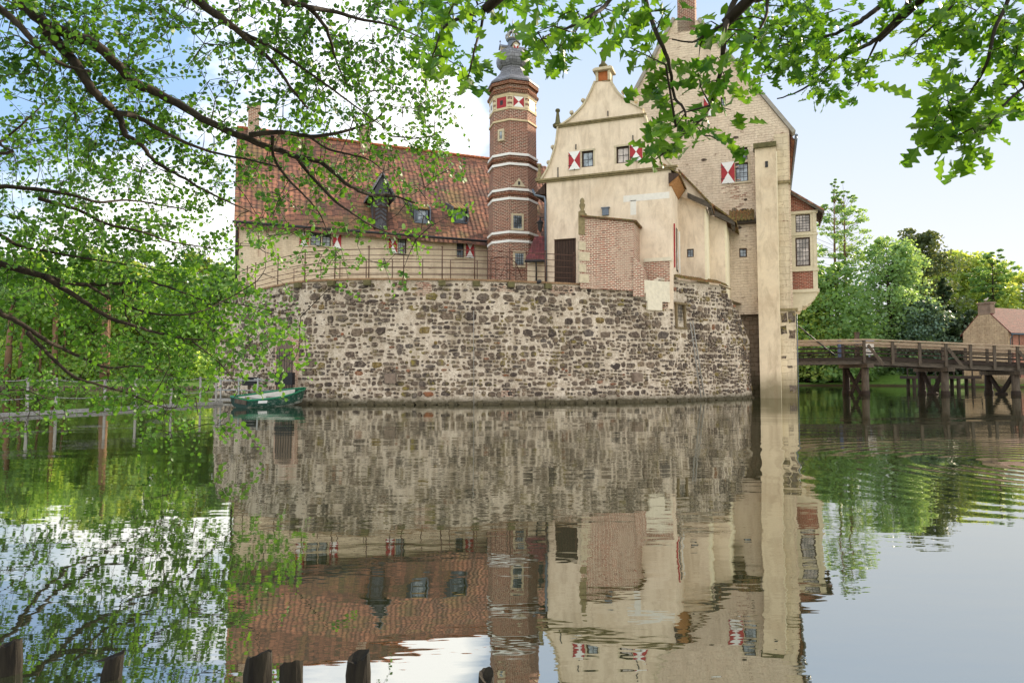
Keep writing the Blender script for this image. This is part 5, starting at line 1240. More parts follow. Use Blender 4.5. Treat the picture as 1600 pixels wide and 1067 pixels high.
# oak leaf: lobed strip
def oak_leaf():
    V=[];F=[];n=23
    for i in range(n):
        t_=i/(n-1); env=.45*math.sin(math.pi*min(1,t_**1.25))**.75*(1 if t_<.97 else .5)+.012
        lob=.70+.30*math.cos(2*math.pi*(3.6*t_-.12)); w_=env*(lob if t_>.14 else .35) if t_<.93 else env*.9
        bend=-.22*t_*t_; f_=.05*lob
        V+=[(t_+f_,w_,bend+.2*w_),(t_,0,bend),(t_+f_,-w_,bend+.2*w_)]
    for i in range(n-1):
        a=3*i; F+=[(a,a+1,a+4,a+3),(a+1,a+2,a+5,a+4)]
    return np.array(V),F
OL,OF=oak_leaf()
def limb_mesh(m,pts,r0,r1,n=7):
    P=cr(pts,5); k=len(P); 
    P=[p+np.array([random.uniform(-1,1) for _ in range(3)])*r0*.12 for p in P]
    m.tube(P,[r0+(r1-r0)*(i/(k-1))**.8 for i in range(k)],n); return P
def grow_tree(root,limbs,clusters,trunk,leafkind,mats,leafmat2=None):
    """limbs: list of (points, r0, r1); clusters: (centre, n, radius, leaf size, tone)"""
    mb=MB(); nodes=[]
    if trunk: mb.tube(*trunk,10)
    for pts,r0,r1 in limbs:
        P=limb_mesh(mb,pts,r0,r1)
        nodes+= [np.array(p) for p in P]
        for a,b in zip(P[:-1],P[1:]): nodes.append((np.array(a)+np.array(b))/2)
    mb.build('trunk',mats[0],root)
    tw=MB(); lv=Leaves(); NODE=np.zeros((len(nodes)+len(clusters)*3+10,3)); nn=len(nodes); NODE[:nn]=nodes
    order=sorted(range(len(clusters)),key=lambda i:np.min(((NODE[:nn]-clusters[i][0])**2).sum(1)))
    for i in order:
        c,n,rad,size,tone=clusters[i]; c=np.array(c); d=((NODE[:nn]-c)**2).sum(1); q=NODE[int(np.argmin(d))]; L=math.sqrt(d.min())
        mid=(q+c)/2+rng.normal(size=3)*L*.09+np.array([0,0,.05*L]); r=min(.016,.0042+.007*L)*(1 if leafkind=='alder' else .8)
        tw.tube([q,mid,c],[r,r*.75,r*.4],4,cap=False)
        NODE[nn]=mid;NODE[nn+1]=c;nn+=2
        ax=unit(c-mid)
        if leafkind=='alder':
            n0=n; sprays=2 if random.random()<.6 else 1
            for sp in range(sprays):
                n=max(6,n0//sprays+2); T=unit(ax*.7+rng.normal(size=3)*.55+np.array([0,0,-.22])); ln=rad*random.uniform(1.6,2.9)
                N0=unit(rng.normal(size=3)*.6+np.array([0,-.5,.45])); sd=unit(np.cross(N0,T))
                tt=((np.arange(n)+.5)/n)[:,None]; base=c+T*ln*tt+np.array([0,0,-.2])*ln*tt**2*.4
                tw.tube([c,c+T*ln*.5+np.array([0,0,-.03*ln]),base[-1]],[.0040,.0032,.002],3,cap=False)
                sgn=np.where(np.arange(n)%2==0,1,-1)[:,None]
                dirs=T*.55+sd*sgn*.85+rng.normal(size=(n,3))*.3; Nn=unit(N0+rng.normal(size=(n,3))*.5)
                Lx=unit(dirs-Nn*(dirs*Nn).sum(1,keepdims=True)); S=np.cross(Nn,Lx); pos=base+Lx*size*.25
                sz=size*rng.uniform(.6,1.15,n)*(1-.25*tt[:,0]); lv.add(put(AL,pos,Lx,S,Nn,sz),AF_,np.clip(tone+rng.normal(size=n)*.16+random.gauss(0,.12),0,1))
        else:
            # rosette of lobed leaves round the twig end, plus a few along the twig
            a=rng.uniform(0,6.28,n); ax2=unit(ax+np.array([0,0,-.25])); e1=unit(np.cross(ax2,[.3,.2,.9])); e2=np.cross(ax2,e1)
            dirs=ax2*rng.uniform(.1,.9,n)[:,None]+e1*np.cos(a)[:,None]+e2*np.sin(a)[:,None]
            pos=c+rng.normal(size=(n,3))*rad; dirs[:,2]-=.25
            N=unit(rng.normal(size=(n,3))*.55+np.array([0,0,.9])); Lx=unit(dirs-N*(dirs*N).sum(1,keepdims=True)*.8); S=unit(np.cross(N,Lx)); N=np.cross(Lx,S)
            sz=size*rng.uniform(.7,1.2,n); tn=np.clip(tone+rng.normal(size=n)*.28,0,1); V_=put(OL,pos,Lx,S,N,sz); lv.add(V_,OF[0::2],np.clip(tn+.1,0,1)); lv.add(V_,OF[1::2],np.clip(tn-.1,0,1))
    tw.build('twig_sprays',mats[0],root); lv.build('crown',mats[1],root)
# ------------------------------------------------------------------ the alder on the near bank, its boughs over the water
DS=1.0
def trace(pts,d0,d1,pre=None):
    n=len(pts); P=[np.array(at(u,v,DS*(d0+(d1-d0)*i/(n-1))+.12*math.sin(i*1.7))) for i,(u,v) in enumerate(pts)]
    return ([np.array(p) for p in pre] if pre else [])+P
alder=thing('alder_tree','tall alder on the near bank whose leafy boughs hang across the water','tree',(0,0,0))
TX_,TY_=-9.6,6.4
tp=lambda z:(TX_+.1*math.sin(z),TY_+.1*z*.3,z)
LB=[]
LB.append((trace([(-40,-60),(30,0),(75,40),(150,72),(210,128),(268,157),(330,192),(400,222),(462,244),(500,254),(541,286),(575,303),(611,306),(650,318)],7,9.2,[tp(5.2),(-7.8,6.8,6.0)]),.09,.012))
LB.append((trace([(390,211),(440,207),(485,213),(527,208),(569,196),(591,184),(603,164)],7.9,8.6),.034,.008))
LB.append((trace([(485,214),(513,233),(544,241),(577,250),(600,268)],8.1,8.6),.02,.006))
LB.append((trace([(462,244),(482,270),(521,312),(544,329),(583,354),(612,366)],8.3,8.8),.028,.006))
LB.append((trace([(426,213),(428,247),(451,281),(476,306),(500,335),(512,365)],8.1,8.4),.022,.006))
LB.append((trace([(65,38),(104,82),(127,112),(149,146),(169,163),(186,183),(197,211),(219,225),(242,253),(281,275),(325,300),(372,322)],7.2,8.6),.07,.01))
LB.append((trace([(183,177),(214,183),(245,200),(281,219),(329,237),(394,251),(440,262)],7.6,8.4),.036,.008))
LB.append((trace([(-60,-10),(0,14),(37,48),(60,75),(84,93),(112,107),(140,112)],6.6,7.2,[tp(4.6),(-7.4,6.4,5.2)]),.06,.012))
LB.append((trace([(250,-70),(306,-1),(345,28),(372,49),(400,74),(425,97),(460,144),(480,170)],6.4,7.6,[tp(7.6),(-6.2,6.2,8.6)]),.07,.01))
LB.append((trace([(400,-60),(450,0),(482,12),(510,45),(523,90),(540,130)],6.6,7.6,[tp(8.6),(-5.2,6.2,9.4)]),.055,.008))
LB.append((trace([(482,12),(520,18),(560,30),(610,40),(660,60)],6.9,7.4),.03,.006))
LB.append((trace([(372,49),(420,72),(470,105),(520,140),(560,170),(600,200)],6.9,8),.025,.006))
DS=1.25
LB.append((trace([(-70,400),(0,413),(36,423),(71,432),(100,440),(135,445),(189,443),(230,440),(280,455),(320,470)],7.6,9.6,[tp(2.3),(-8.2,6.8,2.55)]),.085,.01))
LB.append((trace([(71,433),(125,467),(171,496),(214,510),(249,521),(292,529),(345,533),(390,545)],8.1,9.8),.045,.008))
LB.append((trace([(300,533),(335,560),(360,587),(372,612)],9.4,9.8),.016,.005))
LB.append((trace([(-70,450),(0,489),(28,503),(71,531),(100,546),(142,565),(171,574),(228,573),(275,590)],7.2,9.0,[tp(1.7),(-8.0,6.8,2.0)]),.06,.008))
LB.append((trace([(43,520),(71,549),(114,587),(150,600),(199,614),(249,634),(275,638)],7.6,8.8),.034,.006))
LB.append((trace([(-30,240),(0,222),(40,190),(70,160)],6.6,7.2,[tp(3.8)]),.03,.008))
LB.append((trace([(-60,290),(20,292),(103,303),(153,316),(199,313),(250,320),(300,330)],7.4,9.0,[tp(3.2),(-8,6.7,3.6)]),.05,.008))
LB.append((trace([(60,310),(121,328),(167,350),(221,362),(263,377),(310,385),(350,392)],7.8,9.4),.032,.007))
LB.append((trace([(-60,340),(0,367),(32,385),(70,392),(140,405),(210,415),(260,425)],7.6,9.0,[tp(2.8),(-8,6.7,3.0)]),.045,.008))
LB.append((trace([(189,443),(195,470),(200,500),(235,540),(245,570)],8.9,9.2),.018,.005))
LB.append((trace([(135,444),(180,470),(240,490),(300,490),(350,470),(400,440),(415,420)],8.4,10),.026,.006))
LB.append((trace([(350,472),(400,480),(440,490),(470,495)],9.8,10.1),.012,.004))
LB.append((trace([(-40,628),(0,612),(40,610),(80,625)],7.2,7.6,[tp(1.3),(-7.6,6.8,1.4)]),.02,.005))
DS=1.0
# how dense the leaves stand, read off in 40 px cells (rows every 40 px, first cell at 0)
DEN=["677545443676555530",
     "577654433676765540",
     "467765123365677440",
     "346777302355666551",
     "467767633334566675",
     "456777665444444567",
     "466676665444444453",
     "577765544443444542",
     "778877644433433441",
     "788877665333332320",
     "788888776430222210",
     "566677888741010000",
     "322345889884000000",
     "222234688883000000",
     "323445776420000000",
     "343335520000000000",
     "300002432100000000"]
LP=np.concatenate([np.array(cr(p,3)) for p,_,_ in LB]); lu=800+FPX*LP[:,0]/LP[:,1]; lvv=HOR-FPX*(LP[:,2]-CAMZ)/LP[:,1]
cl=[]
for r,row in enumerate(DEN):
    for c,ch in enumerate(row):
        d=int(ch); want=d*(1.0 if r<6 else (.95 if r<10 else 1.15))*(1.25 if c<6 else (.7 if r>6 and c>8 else 1.))
        seeds=[(c*40+random.uniform(0,40),r*40+random.uniform(0,40)-4) for _ in range(2)]
        for _ in range(int(want+random.random())):
            su,sv=random.choice(seeds); u=su+random.gauss(0,9); v=sv+random.gauss(0,7)
            dd=(lu-u)**2+(lvv-v)**2; j=np.argsort(dd)[:4]; Y=float(LP[random.choice(j),1])+(abs(random.gauss(0,.07*LP[j[0],1])) if random.random()<.75 else random.gauss(0,.04*LP[j[0],1]))
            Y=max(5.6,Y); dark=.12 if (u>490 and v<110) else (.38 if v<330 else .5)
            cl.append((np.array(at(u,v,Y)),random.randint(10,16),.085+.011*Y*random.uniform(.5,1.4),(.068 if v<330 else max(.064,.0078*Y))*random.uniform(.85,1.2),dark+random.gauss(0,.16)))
# boughs outside the picture that still show in the water
for _ in range(150):
    u=random.uniform(-260,520); v=random.uniform(-330,-5); Y=random.uniform(6,8)
    cl.append((np.array(at(u,v,Y)),12,.17,.068,.5))
# leaves on the stretch of each bough between the trunk and the picture
for p_,_,_ in LB:
    P_=cr(p_,6)
    for q_ in P_:
        if 800+FPX*q_[0]/max(.1,q_[1])<-60 and q_[0]>-9.2:
            for _ in range(5): cl.append((q_+rng.normal(size=3)*np.array([.45,.45,.35]),11,.17,.068,.45))
mleaf=M_leaf('alder_leaf',(.032,.105,.012),(.115,.27,.03),.46)
trunk=([(TX_,TY_,-.4),(TX_,TY_,.4),tp(3),tp(6),tp(9),tp(13)],[.5,.36,.3,.25,.2,.06])
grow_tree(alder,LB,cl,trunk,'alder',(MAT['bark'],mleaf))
# ------------------------------------------------------------------ the oak above the camera
oak=thing('oak_tree','oak on the near bank with bright lobed leaves drooping in from above','tree',(0,0,0))
OB=[]; OX,OY=5.6,1.2
top=lambda x,y,z:(x,y,z)
OB.append((trace([(800,-60),(775,0),(756,16),(725,27),(699,38),(689,50),(684,66),(676,90)],3.3,3.6,[(1.2,2.0,4.6),(.35,2.7,4.0)]),.02,.004))
OB.append((trace([(757,16),(751,45),(742,76),(735,108),(730,125)],3.35,3.4),.009,.003))
OB.append((trace([(990,-60),(953,0),(935,18),(909,33),(885,45),(864,52),(845,62)],3.2,3.4,[(1.6,2.0,4.6),(.9,2.6,4.0)]),.018,.004))
OB.append((trace([(1000,-60),(1009,0),(1022,42),(1039,81),(1048,113),(1053,150),(1067,168),(1072,190),(1060,215)],3.0,3.3,[(1.8,2.0,4.5),(1.0,2.6,3.9)]),.016,.004))
OB.append((trace([(1165,-60),(1148,0),(1135,34),(1130,79),(1124,118),(1114,157),(1096,186),(1074,203),(1053,226),(1030,245)],3.0,3.3,[(2.2,2.0,4.4),(1.4,2.5,3.8)]),.02,.004))
OB.append((trace([(1133,37),(1106,52),(1082,66),(1050,62)],3.05,3.2),.008,.003))
OB.append((trace([(1215,-60),(1200,0),(1197,25),(1180,60),(1160,100)],3.2,3.4,[(2.4,2.0,4.5)]),.014,.004))
OB.append((trace([(1410,-60),(1384,0),(1355,26),(1329,42),(1289,58),(1250,60),(1215,75)],4.6,5.0,[(4.6,2.4,5.4),(3.4,3.8,5.2)]),.032,.006))
OB.append((trace([(1440,-60),(1421,0),(1407,24),(1376,56),(1350,73),(1318,84),(1284,115),(1255,140),(1215,155)],4.6,5.2,[(4.6,2.4,5.4),(3.6,3.8,5.3)]),.034,.005))
OB.append((trace([(1371,63),(1355,97),(1340,135)],4.8,5.0),.01,.004))
OB.append((trace([(1520,-60),(1494,0),(1468,31),(1439,58),(1420,75)],4.4,4.8,[(4.8,2.4,5.2),(3.9,3.6,5.0)]),.018,.004))
OB.append((trace([(1590,-60),(1575,0),(1554,47),(1541,102),(1512,152),(1491,194),(1486,225)],4.2,4.5,[(5,2.4,4.9),(4.0,3.4,4.6)]),.022,.004))
OB.append((trace([(1660,90),(1600,136),(1565,168),(1545,195),(1533,212)],4.2,4.4,[(5.2,2.6,3.4)]),.014,.004))
oc=[]
def oadd(lst,Y,size,n,rad=.05):
    for u,v in lst: oc.append((np.array(at(u,v,Y+random.gauss(0,.18))),n,rad,size*random.uniform(.85,1.15),.38+random.gauss(0,.2)))
oadd([(672,20),(690,42),(655,5),(662,66),(690,88),(672,98),(700,5)],3.5,.1,8,.035)
oadd([(728,108),(738,122),(718,95),(745,100)],3.4,.098,8,.035)
oadd([(715,8),(735,20),(755,4),(785,-10),(800,-14),(768,4),(815,-14),(790,-2),(745,35),(700,25),(832,-8)],3.4,.09,6,.035)
oadd([(838,28),(852,58),(862,86),(842,80),(878,72),(872,34),(858,10),(840,50),(880,95)],3.4,.086,7,.035)
oadd([(900,14),(925,40),(948,42),(968,20),(940,8),(910,30),(985,5),(890,50)],3.3,.088,7,.035)
oadd([(990,55),(1000,25),(1030,40),(1012,72),(985,75),(1040,15)],3.15,.088,7,.035)
oadd([(1022,95),(1036,115),(1018,150),(1045,160),(1030,185),(1056,198),(1035,230),(1018,245),(1045,215),(1030,135)],3.2,.092,8,.035)
oadd([(1100,38),(1092,90),(1120,88),(1150,60),(1160,28),(1132,130),(1110,165),(1142,172),(1100,212),(1122,220),(1082,188),(1152,100),(1178,58),(1182,90),(1105,130),(1090,110),(1130,45),],3.15,.092,8,.035)
g=[(random.uniform(1165,1300),random.uniform(-5,165)) for _ in range(46)]; g=[(u,v) for u,v in g if v<175-(u-1165)*.25 and not(u<1185 and v>130)]
oadd(g,4.7,.088,8,.06)
oadd([(1225,5),(1250,20),(1270,40),(1240,45),(1285,20),(1300,60),(1265,70),(1290,85),(1310,40),(1235,85),(1255,110),(1280,130),(1330,20)],4.9,.095,8,.06)
oadd([(1345,65),(1322,90),(1335,120),(1362,108),(1328,140),(1350,95),(1310,110),(1300,140)],4.9,.1,8)
oadd([(1395,18),(1425,12),(1385,5),(1410,28)],4.7,.1,7); oadd([(1420,70),(1440,62),(1455,85),(1470,50),(1430,85),(1475,75),(1440,35),(1460,25),(1480,15)],4.7,.105,8)
g=[(random.uniform(1480,1620),random.uniform(-10,60)) for _ in range(20)]; oadd(g,4.4,.105,8,.06)
oadd([(1570,85),(1590,70),(1582,110),(1600,95),(1610,60),(1560,60)],4.3,.12,8); oadd([(1595,150),(1600,170),(1580,165),(1610,140)],4.3,.1,7)
oadd([(1505,145),(1470,165),(1488,180),(1460,195),(1475,215),(1500,215),(1495,235),(1520,200),(1545,195),(1530,215),(1555,175),(1465,150),(1510,175),(1455,210),(1480,140),(1550,130),(1535,160),(1500,160)],4.3,.125,9,.06)
for _ in range(50): oc.append((np.array(at(random.uniform(650,1650),random.uniform(-300,-75),random.uniform(2.9,4.6))),8,.08,.115,.5))
moak=M_leaf('oak_leaf',(.032,.11,.010),(.14,.29,.03),.5)
grow_tree(oak,OB,oc,([(OX,OY,-.3),(OX,OY,.4),(OX-.1,OY,3),(OX-.2,OY+.1,6),(OX-.3,OY+.2,10)],[.6,.45,.38,.33,.2]),'oak',(MAT['bark'],moak))
mb_=MB()
for p,_,_ in OB:
    mb_.tube([(OX-.1,OY,4.0+random.random()*2),((OX+p[0][0])/2,(OY+p[0][1])/2+.1,5.2),tuple(p[0])],[.09,.05,.025],7)
mb_.build('limbs',MAT['bark'],oak)
# ------------------------------------------------------------------ trees beyond the water
LQ=np.array([(-.5,-.35,0),(.0,-.5,.06),(.5,-.2,0),(.45,.35,.05),(-.1,.5,0),(-.5,.2,.05)]); LQF=[(0,1,2,3,4,5)]
def far_tree(name,label,cat,u,Y,vtop,shape,mats,width,nl,leaf=.5,vbase=598,tr=.25,group=None,lean=0,multi=0,seed=0,blobs=26,bare=.25):
    x=(u-800)/FPX*Y; H=at(u,vtop,Y).z; z0=.9
    o=thing(name,label,cat,(x,Y,z0),0,group); H-=z0
    mb=MB(); stems=[(0,0)] if not multi else [(-.9,0),(1.0,.6)][:multi]
    for sx,sy in stems:
        mb.tube([(sx,sy,-1.2),(sx+.1,sy,H*.3),(sx+lean*.6,sy+.2,H*.65),(sx+lean,sy,H*.92)],[tr*1.2,tr,tr*.6,.04],7)
    lv=Leaves()
    for b in range(blobs):
        f=(b+.5)/blobs; f=bare+(1-bare)*f; z=H*f
        if shape=='cone': rr=width*(1-f)*1.05+.3
        elif shape=='round': rr=width*math.sqrt(max(.04,1-((f-(bare+.42*(1-bare)))/(.62*(1-bare)))**2))
        elif shape=='tall': rr=width*(.55+.45*math.sin(f*9+seed))*math.sqrt(max(.05,1-((f-.5)/.56)**2))
        else: rr=width*math.sqrt(max(.08,1-((f-.55)/.5)**2))*random.uniform(.7,1.1)
        k={'cone':4,'tall':7}.get(shape,6)
        for q in range(k):
            a=random.uniform(0,6.28); sx,sy=random.choice(stems); rad=rr*random.uniform(.35,.95)
            c=np.array([sx+lean*f+rad*math.cos(a),sy+rad*math.sin(a),z+random.uniform(-.04,.04)*H-(.12*rad if shape=='cone' else 0)])
            mb.tube([(sx+lean*f,sy,z*.93),tuple(c)],[tr*(.1 if shape=='tall' else .2),.02],4,cap=False)
            br=rr*{'cone':.26,'tall':.2}.get(shape,.38)*random.uniform(.7,1.25)
            n=int(nl/(blobs*k)); d=unit(rng.normal(size=(n,3)))*np.array([1,1,.62 if shape!='tall' else .4])*br*(rng.uniform(.25,1,n)**.5)[:,None]
            L,S,N=frames(n,.7,.8); lv.add(put(LQ,c+d,L,S,N,leaf*rng.uniform(.6,1.25,n)),LQF,np.clip(.5+rng.normal(size=n)*.22+random.gauss(0,.14),0,1))
    mb.build('trunk',mats[0],o); lv.build('crown',mats[1],o); return o
g_mid=M_leaf('leaf_mid_green',(.12,.23,.075),(.21,.36,.13),.45); g_pale=M_leaf('leaf_pale_green',(.18,.32,.14),(.30,.46,.22),.45)
g_yel=M_leaf('leaf_spring_yellow',(.24,.36,.10),(.40,.48,.16),.5); g_dark=M_leaf('leaf_conifer',(.03,.06,.03),(.07,.11,.045),.15)
g_rust=M_leaf('leaf_dark_rusty',(.07,.105,.05),(.14,.18,.08),.35); g_blue=M_leaf('leaf_blue_grey',(.08,.15,.11),(.17,.26,.18),.25); g_bright=M_leaf('leaf_bright_green',(.18,.34,.09),(.32,.50,.15),.55)
BK,BF=MAT['bark'],MAT['bark_far']
RT_='trees on the bank behind the bridge'
far_tree('tall_tree','tall slender tree with two thin stems and airy crown behind the castle corner','tree',1318,108,288,'tall',(BF,g_pale),5.4,12000,.27,tr=.3,group=RT_,multi=2,seed=1,blobs=34,bare=.2)
far_tree('round_tree','broad rounded pale green tree beside the two stemmed tree','tree',1392,104,378,'round',(BK,g_pale),6.4,16000,.34,tr=.4,group=RT_,bare=.02,blobs=26)
far_tree('round_tree','lower pale green bushy tree between the rounded tree and the bridge','tree',1440,101,470,'round',(BK,g_blue),4.6,8000,.32,tr=.3,group=RT_,bare=.02)
far_tree('conifer_tree','dark olive conifer rising behind the rounded pale tree','tree',1440,112,366,'oval',(BK,g_rust),6.0,13000,.4,tr=.4,group=RT_,bare=.1,blobs=30)
far_tree('conifer_tree','dark blue green conifer between the olive conifer and the stone cottage','tree',1478,104,440,'cone',(BK,g_dark),6.4,8000,.46,tr=.35,group=RT_,bare=.03,blobs=28)
far_tree('conifer_tree','low black green yew touching the cottage gable','tree',1508,100,490,'round',(BK,g_dark),3.6,4200,.42,tr=.3,group=RT_,bare=.02)
far_tree('leafy_tree','yellow green spring tree rising between the olive conifer and the cottage','tree',1492,128,396,'oval',(BK,g_yel),7.6,8000,.52,tr=.3,group=RT_,bare=.15)
far_tree('leafy_tree','yellow spring tree directly above the cottage chimney','tree',1538,124,402,'oval',(BK,g_yel),6.4,7000,.52,tr=.3,group=RT_,bare=.15)
far_tree('leafy_tree','open mid green tree with spreading top above the cottage roof','tree',1556,116,398,'tall',(BK,g_mid),5.4,7000,.32,tr=.25,group=RT_,bare=.2)
far_tree('leafy_tree','yellow green tree at the edge of the picture above the cottage roof','tree',1608,126,425,'oval',(BK,g_yel),7.6,7000,.52,tr=.3,group=RT_,bare=.1)
far_tree('leafy_tree','bright yellow green low tree close beside the castle oriel','tree',1262,100,448,'round',(BK,g_yel),4.6,5200,.42,tr=.3,group=RT_,bare=.03)
far_tree('leafy_tree','mid green tree at the foot of the two stemmed tree','tree',1298,100,420,'round',(BK,g_mid),6.2,8000,.44,tr=.3,group=RT_,bare=.02)
LT_='forest trees beyond the far bank'
spec=[(-30,96,395,g_mid,'oval'),(18,90,420,g_bright,'oval'),(66,100,405,g_yel,'oval'),(108,88,430,g_bright,'oval'),(150,98,398,g_yel,'oval'),(190,90,408,g_yel,'oval'),(232,100,392,g_mid,'oval'),(270,90,420,g_bright,'oval'),(312,98,400,g_yel,'oval'),(352,92,425,g_mid,'oval'),(396,98,410,g_bright,'oval')]
lb=['mid green forest tree cut by the edge of the picture beyond the far bank','bright green forest tree first from the edge of the far bank wood','yellow tinged forest tree behind the leaning pale trunks','bright green forest tree with low top in the far bank wood','yellow green forest tree whose crown stands behind the thick brown trunk','yellow topped forest tree next beyond the thick brown trunk','mid green forest tree between the two yellow crowns close to the castle','bright green forest tree before the last yellow crown near the castle','yellow green forest tree next to the castle rampart','mid green tree peeping past the rampart corner beyond the moat','bright green tree mostly hidden behind the rampart corner']
for (u,Y,vt,mt,sh),l_ in zip(spec,lb):
    far_tree('forest_tree',l_,'tree',u,Y,vt,sh,(BF,mt),5.6,5200,.5,tr=.28,group=LT_,bare=.06,blobs=20,lean=random.uniform(-1,1))
for k,(u,Y,vt,w) in enumerate(((12,80,430,.34),(30,81,440,.18),(64,83,440,.14),(86,80,425,.3),(164,79,420,.46),(104,84,450,.12))):
    x=(u-800)/FPX*Y; H=at(u,vt,Y).z; o=thing('forest_tree',('straight brown trunked tree at the very edge of the picture','thin pale trunked tree close beside the first brown trunk','very thin leaning sapling between the brown trunks','brown trunked tree leaning behind the tallest barrier post','thickest brown trunk at the wood margin under the alder boughs','thinnest slanting sapling before the thickest brown trunk')[k],'tree',(x,Y,.7),0,'trunks at the wood margin')
    mb=MB(); ln=random.uniform(-1.6,1.6); mb.tube([(0,0,-.6),(ln*.2,0,H*.35),(ln*.6,0,H*.7),(ln,0,H)],[w*1.2,w,w*.8,w*.4],8); mb.build('trunk',BF,o)
    lv=Leaves()
    for b in range(16):
        f=.55+.5*random.random(); c=np.array([ln*f+random.gauss(0,1.6),random.gauss(0,1.2),H*f]); n=60
        L,S,N=frames(n,.7,.8); lv.add(put(LQ,c+rng.normal(size=(n,3))*np.array([1,1,.6])*.8,L,S,N,.42*rng.uniform(.6,1.2,n)),LQF,np.clip(.5+rng.normal(size=n)*.25,0,1))
    lv.build('crown',g_bright if k%2 else g_mid,o)
# undergrowth: the shrub mass at the foot of the woods
def undergrowth(pts,mat,nper,leaf=.42):
    lv=Leaves()
    for x,y,r,h in pts:
        n=nper; d=unit(rng.normal(size=(n,3))); d[:,2]=np.abs(d[:,2]); d*=(rng.uniform(.4,1,n)**.4)[:,None]*np.array([r,r,h])
        L,S,N=frames(n,.8,.8); lv.add(put(LQ,np.array([x,y,.7])+d,L,S,N,leaf*rng.uniform(.6,1.2,n)),LQF,np.clip(.45+rng.normal(size=n)*.22+random.gauss(0,.15),0,1))
    return lv.build('undergrowth',mat,None)
pts=[(random.uniform(-74,-22),random.uniform(83.5,90),random.uniform(1.8,3.4),random.uniform(2.2,6.5)) for _ in range(70)]
tag(undergrowth(pts,M_leaf('leaf_lime_shrub',(.27,.42,.15),(.42,.58,.24),.6),420),'dense bright green undergrowth filling the wood margin behind the far grass bank','undergrowth',kind='stuff')
pts=[(random.uniform(30,62),random.uniform(99.5,104),random.uniform(1.2,2.4),random.uniform(1.2,3.4)) for _ in range(40)]
tag(undergrowth(pts,g_mid,380,.36),'dark green undergrowth along the bank seen under the bridge','undergrowth',kind='stuff')
# distant wood edge closing the view
pts=[]
for k in range(120): 
    a=k/119; x=-150+330*a; y=140+25*math.sin(a*3.1)+random.uniform(-6,6); pts.append((x,y,random.uniform(5,8),random.uniform(10,17)))
tag(undergrowth(pts,g_mid,300,1.1),'far wood closing the view behind the castle moat','wood',kind='stuff')
# ------------------------------------------------------------------ cottage
cY=83.; cp_=at(1576,540,cY); CA=R(22); CT_=Frame(cp_.x,cp_.y,CA)
cot=thing('stone_cottage','small honey stone cottage with red tiled roof and stubby gable chimney by the moat','cottage',CT_.o,CA)
D2=5.6; ze_=CT_.px(1577,517)[1]; pr_=CT_.pl(1545,478,(0,0,0),(1,0,0)); zr_=CT_.pl(1556,480,(0,0,0),(1,0,0)).z
mst=M_plaster('honey_rubble',srgb(184,160,130),srgb(130,100,76),srgb(170,132,94),wear=.9,brickish=1.,bw=.6,bh=.26,bump=.06,bc=(.42,.4,.38,1))
m=MB(); g=[(0,-1),(D2,-1),(D2,ze_),(D2/2,zr_),(0,ze_)]
m.grid([(0,y,z) for y,z in g]+[(.45,y,z) for y,z in g],[(0,4,3,2,1),(5,6,7,8,9)]+[(i,(i+1)%5,5+(i+1)%5,5+i) for i in range(5)])
m.box(-.02,12,-.06,.0,-1,1.15)
m.build('gable_wall',mst,cot)
m=MB(); m.box(.45,12,0,.4,-1,ze_); m.box(.45,12,D2-.4,D2,-1,ze_); m.build('wall',MAT['brick_cot'],cot)
m=MB()
for x in (.6,1.9,3.2): m.box(x,x+.18,-.03,.0,1.2,ze_)
m.box(.45,12,-.03,.0,ze_-.35,ze_-.2); m.build('timber_frame',MAT['dark_wood'],cot)
m=MB(); e=.35; sl_=(zr_-ze_)/(D2/2)
m.hexa([(-.02,-e,ze_-e*sl_),(12,-e,ze_-e*sl_),(12,D2/2,zr_),(-.02,D2/2,zr_),(-.02,-e,ze_-e*sl_+.14),(12,-e,ze_-e*sl_+.14),(12,D2/2,zr_+.14),(-.02,D2/2,zr_+.14)])
m.hexa([(-.02,D2/2,zr_),(12,D2/2,zr_),(12,D2+e,ze_-e*sl_),(-.02,D2+e,ze_-e*sl_),(-.02,D2/2,zr_+.14),(12,D2/2,zr_+.14),(12,D2+e,ze_-e*sl_+.14),(-.02,D2+e,ze_-e*sl_+.14)])
m.build('roof',MAT['roof_cot'],cot)
m=MB(); m.tube([(-.1,-e-.08,ze_-e*sl_),(12,-e-.08,ze_-e*sl_)],.08,8); m.tube([(.25,-e-.08,ze_-e*sl_),(.25,-.1,ze_-.9),(.25,-.1,.5)],.05,6); m.build('gutter',M_plain('blue_gutter',srgb(70,92,104),.5,.2),cot)
m=MB(); m.box(-.03,.9,D2/2-.75,D2/2+.75,zr_-.8,zr_+.55); m.box(-.15,1.0,D2/2-.87,D2/2+.87,zr_+.55,zr_+.75); m.build('chimney',M_plaster('chimney_render',srgb(140,120,104),srgb(84,70,62),wear=.9,brickish=.5),cot)
bd=thing('roof_bird','small pale bird perched on the cottage chimney','bird',CT_.w(.4,D2/2,zr_+.75))
m=MB(); m.tube([(-.3,0,.28),(-.12,0,.3),(.05,0,.34),(.18,0,.42),(.26,0,.52)],[.02,.09,.13,.09,.05],8); m.lathe([(.01,.46),(.065,.5),(.075,.56),(.05,.62),(.01,.64)],.26,0,8); m.tube([(.32,0,.56),(.42,0,.54)],[.025,.004],5); m.tube([(.0,.03,.0),(.02,.03,.25)],.012,4); m.tube([(.0,-.03,.0),(.02,-.03,.25)],.012,4)
m.build('body',M_plain('bird_grey',srgb(176,168,162),.8,.2),bd)
